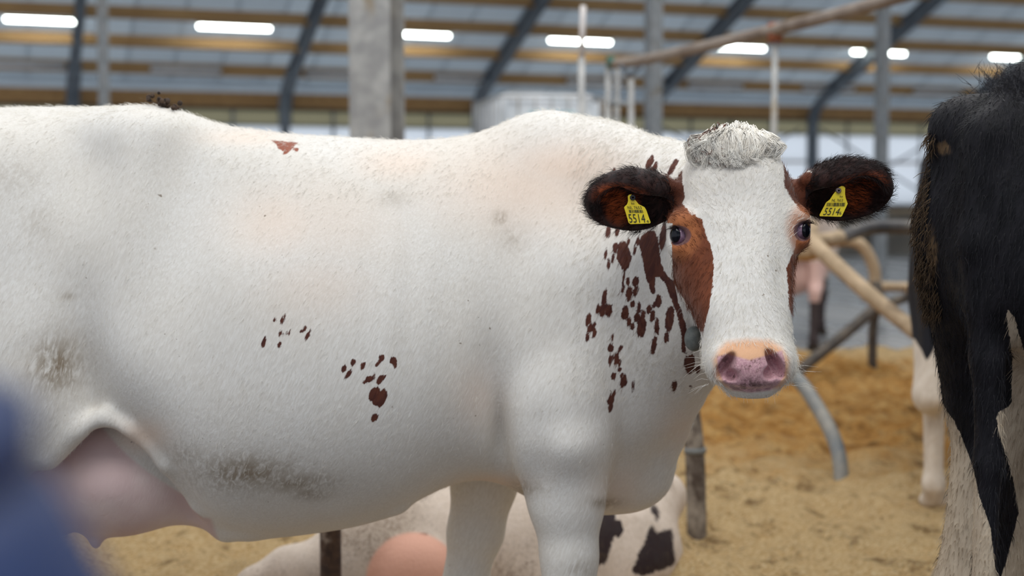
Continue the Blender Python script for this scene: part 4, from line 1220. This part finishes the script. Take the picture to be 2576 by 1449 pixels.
# ear tags
M_yellow = simple('yellow_tag', srgb(236, 214, 40), srgb(222, 196, 30), 30, .35, 0, .5)
M_ink = simple('black_print', srgb(34, 40, 34), srgb(26, 30, 26), 30, .5)
dg = None
def text_mesh(body):
    cu = bpy.data.curves.new('print', 'FONT'); cu.body = body; cu.extrude = 0.0; cu.resolution_u = 3
    o = bpy.data.objects.new('print', cu); C.objects.link(o)
    d_ = bpy.context.evaluated_depsgraph_get(); me = bpy.data.meshes.new_from_object(o.evaluated_get(d_))
    bpy.data.objects.remove(o); bpy.data.curves.remove(cu)
    v = np.array([q.co[:] for q in me.vertices]); f = [tuple(p.vertices) for p in me.polygons]
    bpy.data.meshes.remove(me)
    v[:, 0] -= v[:, 0].min(); v[:, 1] -= v[:, 1].min(); v[:, 0] /= v[:, 0].max(); v[:, 1] /= v[:, 1].max()
    return v, f
def ear_tag(outline, org, Y, prints, bars, button, bmat, label):
    sc = 10.35
    T = lambda a, b_, dY=0.0: P(org[0] + a / sc, org[1] + b_ / sc, Y + dY)
    n = len(outline); m = MB()
    vs = [T(*q) for q in outline] + [T(*q, .0022) for q in outline]
    m.add(vs, [tuple(range(n)), tuple(range(2 * n - 1, n - 1, -1))] + [((i + 1) % n, i, n + i, n + (i + 1) % n) for i in range(n)])
    bm = bmesh.new(); tm = m.mesh('t'); bm.from_mesh(tm); bmesh.ops.recalc_face_normals(bm, faces=bm.faces); me = bpy.data.meshes.new('ear_tag'); bm.to_mesh(me); bm.free()
    tg = link('ear_tag', me, M_yellow, white_cow); tg['label'] = label
    for body, (tl, tr, bl) in prints:                 # corners: top-left, top-right, bottom-left
        v, f = text_mesh(body)
        tl, tr, bl = map(np.array, (tl, tr, bl))
        q = [T(*(bl + (tr - tl) * a[0] + (tl - bl) * a[1]), -.0009) for a in v]
        m = MB(); m.add(q, f); m.build('print', M_ink, tg)
    m = MB()
    (x0, x1, y0, y1, sh) = bars
    x = x0
    while x < x1:
        w = random.choice((9, 9, 16, 24)); w = min(w, x1 - x)
        m.add([T(x, y0, -.0009), T(x + w, y0, -.0009), T(x + w + sh, y1, -.0009), T(x + sh, y1, -.0009)], [(0, 1, 2, 3)])
        x += w + random.choice((8, 10, 16))
    m.build('barcode', M_ink, tg)
    c = T(*button[:2], -.004); r_ = button[2] / sc * PXS(Y)
    m = MB(); m.tube([c + (0, .010, 0), c + (0, .002, 0), c], [r_, r_, r_ * .8], 20); m.build('button', bmat, tg)
    m = MB(); m.tube([c + (0, .05, 0), c], r_ * .35, 10); m.build('stud', bmat, tg)
M_btn = simple('black_plastic', srgb(26, 26, 34), srgb(18, 18, 24), 30, .3)
M_btn2 = simple('grey_plastic', srgb(110, 96, 92), srgb(96, 84, 82), 30, .4)
ear_tag([(408, 345), (440, 306), (500, 303), (600, 445), (690, 555), (840, 630), (885, 700), (1000, 1025), (985, 1055), (480, 1075), (430, 1040), (310, 640), (330, 610), (385, 560), (415, 480)], (1540, 460), 2.808,
        [('5514', ((412, 812), (835, 812), (455, 1038))), ('6', ((895, 965), (960, 965), (905, 1032))), ('NL 7653', ((395, 606), (755, 606), (415, 682))), ('Bak', ((490, 515), (580, 515), (500, 560)))],
        (430, 790, 702, 780, 22), (540, 382, 76), M_btn, 'yellow ear tag reading 5514 with black stud, in the ear at the left')
ear_tag([(1000, 288), (1060, 292), (1100, 340), (1095, 500), (1112, 600), (1165, 750), (1015, 1070), (985, 1090), (440, 1075), (430, 1040), (600, 720), (700, 640), (790, 500), (850, 430), (930, 330)], (2020, 440), 2.815,
        [('5514', ((590, 855), (990, 860), (520, 1045))), ('6', ((960, 950), (1010, 950), (945, 1035))), ('NL 7653', ((760, 625), (1050, 625), (745, 695))), ('Bak', ((965, 540), (1050, 540), (955, 585)))],
        (625, 1105, 722, 818, -18), (935, 408, 72), M_btn2, 'yellow ear tag reading 5514 with grey stud, in the ear at the right')
# collar sensor hanging behind the cheek
cs = P(1746, 852, 2.90)
m = MB(); m.add(*uv_sphere(cs, (.020, .018, .026)), True)
sen = m.build('collar_weight', simple('grey_rubber', srgb(124, 128, 124), srgb(98, 104, 102), 60, .6, bump=.2), white_cow); sen['label'] = 'grey rounded collar weight behind the cheek'
m = MB(); m.tube(spline([P(1738, 826, 2.93), P(1712, 740, 2.93), P(1690, 660, 2.955), P(1662, 575, 2.99), P(1655, 520, 3.02)], 6), .006, 8); m.build('fold_shade_strip', simple('fold_shade_grey', srgb(98, 96, 104), srgb(80, 78, 86), 40, .7), white_cow)  # narrow grey strip standing for the shade along the neck fold
# clump of dung and straw lying on the back
cl = empty('dung_clump', P(405, 300, Y0 - .10)); tag(cl, 'small clump of dark dung and straw lying on the back of the white cow', 'dung')
cp = P(408, 299, Y0 - .13)
nearby = (np.abs(V[:, 0] - cp[0]) < .012) & (np.abs(V[:, 1] - cp[1]) < .012) & (V[:, 2] > 1.2)
cp[2] = V[nearby, 2].max() + .004
m = MB()
for k in range(46):
    q = cp + np.array([rng.normal(.004, .016), rng.normal(0, .012), 0]); q[2] = cp[2] - .002 - .30 * (q[0] - cp[0]) + abs(rng.normal(0, .009))
    m.add(*uv_sphere(q, rng.uniform(.003, .007), 6, 4), True)
m.build('lump', simple('dark_dung', srgb(84, 66, 52), srgb(52, 42, 36), 90, .9), cl)
st = []
for k in range(70):
    q = cp + np.array([rng.normal(0, .016), rng.normal(0, .010), 0]); q[2] = cp[2] - .002 - .30 * (q[0] - cp[0]); d = rng.normal(0, 1, 3); d[2] = abs(d[2]) * .7; d /= np.linalg.norm(d); l = rng.uniform(.008, .022)
    st.append(np.stack([q, q + d * l * .5, q + d * l]))
o = link('straw', strand_mesh('straw', st, .0006), simple('dung_straw', srgb(120, 96, 70), srgb(80, 62, 48), 90, .9)); o.parent = cl; o.matrix_parent_inverse = parent_matrix(cl).inverted(); o['kind'] = 'stuff'
# ------------------------------------------------------------------ the other cows
def standing(S):
    cow_trunk(S)
    L_ = lambda x, z, y=0.0: np.array([x, Y0 + y, z])
    S.chain([L_(.12, 1.20), L_(.45, 1.27), L_(.72, 1.33)], [.24, .17, .13], .10, .06, squash=(1, .75))
    S.chain([L_(.72, 1.34), L_(.86, 1.27), L_(1.05, 1.08), L_(1.12, 1.00)], [.115, .12, .085, .075], .05, .04, squash=(1, .85))
    S.ell(L_(1.13, .99), (.065, .075, .07), .03)
    for sg in (-1, 1):
        S.cone(L_(.74, 1.38, sg * .08), L_(.74, 1.37, sg * .17), .03, .035, .02)
        S.ell(L_(.74, 1.37, sg * .21), (.025, .085, .05), .02)
        S.ell(L_(.90, 1.29, sg * .10), (.03, .02, .028), .02)
        S.ell(L_(1.17, 1.0, sg * .045), (.02, .016, .02), .006, 's')
    return S
GV, GQ = standing(SDF()).mesh((-1.75, 2.80, -.02), (1.25, 3.78, 1.60), .011)
GV = relax(GV, GQ, 3) - np.array([0, Y0, 0])
def place_cow(c, ang, sc, name, paint, mat, label, dz=0.0):
    ca, sa = math.cos(ang), math.sin(ang)
    W = GV * sc
    W = np.stack([c[0] + W[:, 0] * ca - W[:, 1] * sa, c[1] + W[:, 0] * sa + W[:, 1] * ca, W[:, 2] + dz], 1)
    me = quad_mesh(name, W, GQ)
    nn = vnormals(W, GQ)
    for k, f in paint(W, nn, GV).items(): set_attr(me, k, f)
    o = link(name, me, mat)
    tag(o, label, 'cow')
    return o, W, nn
def bw_material(name, black, white, skin=srgb(214, 178, 168)):
    n = NT(name)
    hair = n.noise(n.coords((150, 150, 30), (.2, .2, 0)), 1.0, 3, .6, .6)
    clump = n.noise(n.coords((40, 40, 12), (.2, .2, 0)), 1.0, 3, .6, 1.0)
    rag = n.math('MULTIPLY', n.math('SUBTRACT', n.math('ADD', hair, clump), 1.0), .5)
    blk = n.mix(n.step(clump, .3, .7), black, n.mix(.5, black, srgb(40, 38, 44)))
    wht = n.mix(n.step(clump, .3, .75), n.mix(.4, white, srgb(170, 150, 128)), white)
    c = n.mix(n.step(n.math('ADD', n.attr('dark'), rag), -.12, .08), wht, blk)
    c = n.mix(n.math('MULTIPLY', n.step(n.math('ADD', n.attr('dirt'), rag), .3, .7), .85), c, srgb(112, 90, 66))
    c = n.mix(n.step(n.attr('pink'), -.2, .3), c, skin)
    c = n.mix(n.step(n.attr('hoof'), 0, .3), c, srgb(70, 58, 48))
    n.bump(n.math('ADD', hair, clump), .35, .008)
    n.set(c, .6, 0, .2)
    return n.m
def base_fields(W):
    return {'hoof': np.clip((.085 - W[:, 2]) / .02, -1, 1)}
# black cow, rump towards the viewer, at the right edge
def paint_black(W, nn, g):
    f = base_fields(W)
    a, b_ = proj(W)
    tw = (nn * (W - np.array([0, 0, CAMZ]))).sum(1) < .2
    wh1 = poly_sd(a, b_, [(2528, 765), (2552, 800), (2575, 880), (2620, 900), (2900, 900), (2900, 1600), (2515, 1600), (2518, 1449), (2535, 1400), (2562, 1290), (2548, 1200), (2525, 1130), (2505, 1055), (2512, 1035), (2545, 1020), (2547, 900), (2538, 840)])
    wh2 = poly_sd(a, b_, [(2360, 1000), (2402, 1060), (2428, 1120), (2445, 1165), (2465, 1250), (2492, 1330), (2508, 1449), (2515, 1600), (2300, 1600)])
    w = np.maximum(wh1, wh2) / 12
    low = (.55 - W[:, 2]) / .05
    w = np.where(tw, np.maximum(w, -1), low)
    f['dark'] = -np.clip(w, -1, 1)
    f['dirt'] = np.where(tw, np.maximum(.75 * np.exp(-(((a - 2345) / 20) ** 2 + ((b_ - 640) / 90) ** 2)), .8 * np.exp(-(((a - 2372) / 26) ** 2 + ((b_ - 372) / 22) ** 2))), 0)
    f['dirt'] = np.maximum(f['dirt'], .45 * np.clip((1200 - b_) / -400, 0, 1) * tw)
    f['pink'] = np.full(len(W), -1.0)
    return f
M_bw = bw_material('black_and_white_coat', srgb(15, 15, 20), srgb(208, 192, 170))
blk, BWV, BWN = place_cow((2.362, 3.29), math.radians(25), 1.03, 'black_cow', paint_black, M_bw, 'black cow with dirty rump turned to the viewer at the right edge')
# its hair: shaggy edge and tail head
def shag():
    a, b_ = proj(BWV)
    sel = np.nonzero(((BWN * (BWV - np.array([0, 0, CAMZ]))).sum(1) < .35) & (a > 2200) & (a < 2650) & (b_ > 100) & (b_ < 1449))[0]
    ids = rng.choice(sel, 7000); paths = []
    for i in ids:
        n_ = BWN[i]; fl = np.array([-.2, -.1, -1.0]); fl -= n_ * (fl @ n_); fl /= np.linalg.norm(fl) + 1e-9
        d = fl + n_ * .3 + rng.normal(0, .25, 3); d /= np.linalg.norm(d); l = rng.uniform(.008, .022)
        paths.append(np.stack([BWV[i] - n_ * .001, BWV[i] + d * l * .5, BWV[i] + (d + fl * .4) * l]))
    fd = paint_black(BWV, BWN, GV)['dark'][ids] > 0
    for nm, msk, mt in (('coat_hair', fd, simple('black_hair', srgb(20, 20, 26), srgb(34, 32, 38), 60, .55)), ('coat_hair_white', ~fd, simple('dirty_white_hair', srgb(214, 198, 176), srgb(176, 156, 132), 60, .7))):
        pp = [paths[k] for k in np.nonzero(msk)[0]]
        if pp: o = link(nm, strand_mesh(nm, pp, .0006), mt, blk); o['kind'] = 'stuff'
    top = []
    tcn = P(2548, 205, 2.42)
    for k in range(900):
        q = tcn + np.array([rng.normal(.02, .035), rng.normal(0, .03), rng.normal(-.01, .012)]); d = np.array([rng.normal(-.2, .5), rng.normal(-.1, .4), rng.uniform(.3, 1)]); d /= np.linalg.norm(d); l = rng.uniform(.015, .038)
        top.append(np.stack([q, q + d * l * .5, q + d * l + rng.normal(0, .004, 3)]))
    o = link('tail_head_hair', strand_mesh('tail_head_hair', top, .0006), M_hair_dk, blk); o['kind'] = 'stuff'
    edge = sel[(np.abs(a[sel] - np.interp(b_[sel], [300, 400, 560, 700, 830], [2345, 2320, 2322, 2335, 2362])) < 22) & (b_[sel] > 330) & (b_[sel] < 800)]
    if len(edge):
        paths = []
        for i in rng.choice(edge, 900):
            d = np.array([-.35, -.2, -1]) + rng.normal(0, .25, 3); d /= np.linalg.norm(d); l = rng.uniform(.012, .035)
            paths.append(np.stack([BWV[i], BWV[i] + d * l * .5 + BWN[i] * .004, BWV[i] + d * l]))
        o = link('dung_caked_hair', strand_mesh('dung_caked_hair', paths, .0011), simple('caked_hair', srgb(104, 84, 62), srgb(66, 52, 40), 60, .9), blk); o['kind'] = 'stuff'; o['label'] = 'brown dung-caked hair on the rump edge'
M_hair_dk = simple('tail_head_black_hair', srgb(30, 30, 38), srgb(52, 52, 60), 60, .5)
shag()
# black and white cow behind it
def paint_second(W, nn, g):
    f = base_fields(W)
    a, b_ = proj(W)
    line = np.interp(a, [2250, 2300, 2318, 2330, 2342, 2355, 2400, 2500], [840, 852, 880, 908, 895, 865, 880, 900])
    d = (line - b_) / 14
    d = np.minimum(d, ell_sd(a, b_, 2308, 575, 16, 45) / -8)
    f['dark'] = np.clip(d, -1, 1); f['dirt'] = np.full(len(W), .1); f['pink'] = np.full(len(W), -1.0)
    return f
M_bw2 = bw_material('black_and_white_coat_two', srgb(24, 25, 32), srgb(226, 214, 200))
place_cow((2.275, 6.43), math.radians(68), 1.0, 'black_white_cow', paint_second, M_bw2, 'black cow with white hind legs standing behind the black rump at the right', .10)
# pale cow far behind the face
def paint_far(W, nn, g):
    f = base_fields(W)
    f['dark'] = np.where((W[:, 2] < .55) , .6, -1.0); f['dirt'] = np.full(len(W), .25)
    f['pink'] = np.where((g[:, 2] < .80) & (g[:, 0] < -.3) & (np.abs(g[:, 1]) < .3) & (g[:, 2] > .45), .5, -1.0)
    return f
M_bw3 = bw_material('pale_coat', srgb(74, 62, 60), srgb(222, 204, 192))
place_cow((2.62, 12.95), math.radians(75), .95, 'pale_cow', paint_far, M_bw3, 'blurred pale cow standing far behind the face of the white cow')

# cow lying on the bedding behind the forelegs
YL = 4.45
S = SDF()
def Q_(u, v, dy=0.0): return P(u, v, YL + dy)
S.cone(Q_(1010, 1420), Q_(1400, 1400, .05), .27, .29, .05, squash=(1, 1.0))
S.cone(Q_(1380, 1400, .05), Q_(1560, 1400, .02), .28, .20, .12)
S.ell(Q_(940, 1400), (.16, .24, .20), .10)
S.cone(Q_(930, 1420, -.15), Q_(780, 1450, -.22), .16, .10, .08)
S.chain([Q_(860, 1480, -.22), Q_(720, 1432, -.20), Q_(640, 1470, -.24), Q_(560, 1540, -.28)], [.11, .062, .05, .045], .06, .03)
S.ell(Q_(1040, 1468, -.22), (.155, .14, .155), .03)
for u in (990, 1090): S.cone(Q_(u, 1560, -.30), Q_(u - 10, 1600, -.36), .022, .014, .02)
# neck, head turned back to rest on the ground at the right
S.chain([Q_(1500, 1330, .05), Q_(1600, 1300, .10), Q_(1660, 1250, .20)], [.17, .12, .09], .06, .04)
S.chain([Q_(1575, 1330, -.08), Q_(1585, 1420, -.12), Q_(1570, 1500, -.16), Q_(1540, 1560, -.20)], [.085, .09, .075, .06], .04, .03)
S.ell(Q_(1668, 1215, .12), (.030, .02, .085), .02)
S.chain([Q_(1350, 1480, -.2), Q_(1480, 1560, -.3), Q_(1330, 1610, -.34)], [.11, .07, .06], .06, .04)
LV, LQ = S.mesh((-1.3, 3.7, -.06), (.75, 5.1, .75), .012)
LV = relax(LV, LQ, 3)
lm = quad_mesh('lying_cow', LV, LQ)
a, b_ = proj(LV)
dk = np.full(len(LV), -1.0)
for q in ([(1512, 1275), (1545, 1290), (1552, 1330), (1535, 1380), (1522, 1420), (1500, 1420), (1500, 1290)], [(1655, 1340), (1640, 1320), (1605, 1400), (1590, 1440), (1620, 1449), (1700, 1420), (1690, 1330)], [(1640, 1260), (1660, 1290), (1652, 1310), (1638, 1285)]):
    dk = np.maximum(dk, np.clip(poly_sd(a, b_, q) / 34, -1, 1))
for q in ((1065, 1345, 12, 5), (1088, 1358, 8, 4), (1555, 1330, 12, 22)): dk = np.maximum(dk, np.clip(ell_sd(a, b_, *q) / 5, -1, 1))
set_attr(lm, 'dark', dk)
set_attr(lm, 'pink', np.clip(np.minimum((1 - np.hypot((a - 1040) / 122, (b_ - 1468) / 130)) * 5, (YL - .1 - LV[:, 1]) * 10), -1, 1))
set_attr(lm, 'dirt', .25 + .3 * vnoise(LV[:, 0] * 6, LV[:, 2] * 6, 3)); set_attr(lm, 'hoof', np.full(len(LV), -1.0))
lc = link('lying_cow', lm, bw_material('lying_cow_coat', srgb(50, 36, 36), srgb(224, 208, 194), srgb(224, 170, 148)))
tag(lc, 'pale cow with dark patches lying on the bedding behind the forelegs', 'cow')

# loose straw on the bedding
sx = rng.uniform(-2.4, 3.2, 11000); sy = 3.4 + 5.2 * rng.random(11000) ** 1.3
keep_ = np.abs(sx) < .42 * sy + .3
sx, sy = sx[keep_], sy[keep_]; sz = bed_height(sx, sy)
an = rng.uniform(0, 2 * math.pi, len(sx)); ln = rng.uniform(.012, .045, len(sx)); up = rng.normal(.08, .18, len(sx))
d_ = np.stack([np.cos(an), np.sin(an), up], 1) * ln[:, None]
p_ = np.stack([sx, sy, sz + .004], 1)
bend = rng.normal(0, .15, (len(sx), 3)) * ln[:, None]
for nm, lo_, hi_, mt in (('straw', 0, .6, simple('pale_straw', srgb(228, 200, 148), srgb(206, 172, 116), 60, .7)), ('straw_dark', .6, 1, simple('brown_straw', srgb(150, 112, 66), srgb(112, 82, 50), 60, .8))):
    sl = slice(int(lo_ * len(sx)), int(hi_ * len(sx)))
    o = link(nm, strand_mesh(nm, np.stack([p_, p_ + d_ * .5 + bend, p_ + d_], 1)[sl], .0011), mt, bed); o['kind'] = 'stuff'

# ------------------------------------------------------------------ blurred blue drum close to the camera
dx, dy = -.301, .372
r = empty('blue_drum', (dx, dy, 0)); tag(r, 'dark blue plastic drum, far out of focus, in the lower left corner', 'drum')
M_blue = simple('dark_blue_plastic', srgb(44, 62, 108), srgb(38, 56, 98), 8, .5, 0, .3)
prof = [(rr * .74, z * 1.015) for rr, z in [(.24, 0.0), (.262, .03), (.270, .12), (.270, .38), (.278, .40), (.278, .43), (.270, .45), (.270, .80), (.278, .82), (.278, .85), (.270, .87), (.270, 1.10), (.262, 1.16), (.235, 1.20), (.22, 1.215)]]
def lathe(prof, n=48):
    vs = []; fs = []
    for rr, z in prof:
        for i in range(n): vs.append((dx + rr * math.cos(2 * math.pi * i / n), dy + rr * math.sin(2 * math.pi * i / n), z))
    for j in range(len(prof) - 1):
        for i in range(n): fs.append((j * n + i, j * n + (i + 1) % n, (j + 1) * n + (i + 1) % n, (j + 1) * n + i))
    fs.append(tuple(reversed(range(n)))); fs.append(tuple((len(prof) - 1) * n + i for i in range(n)))
    return vs, fs
m = MB(); m.add(*lathe(prof), True); m.build('body', M_blue, r)
m = MB(); m.add(*lathe([(.148, 1.23), (.166, 1.23), (.166, 1.247), (.148, 1.254)]), True); m.build('lid', M_blue, r)
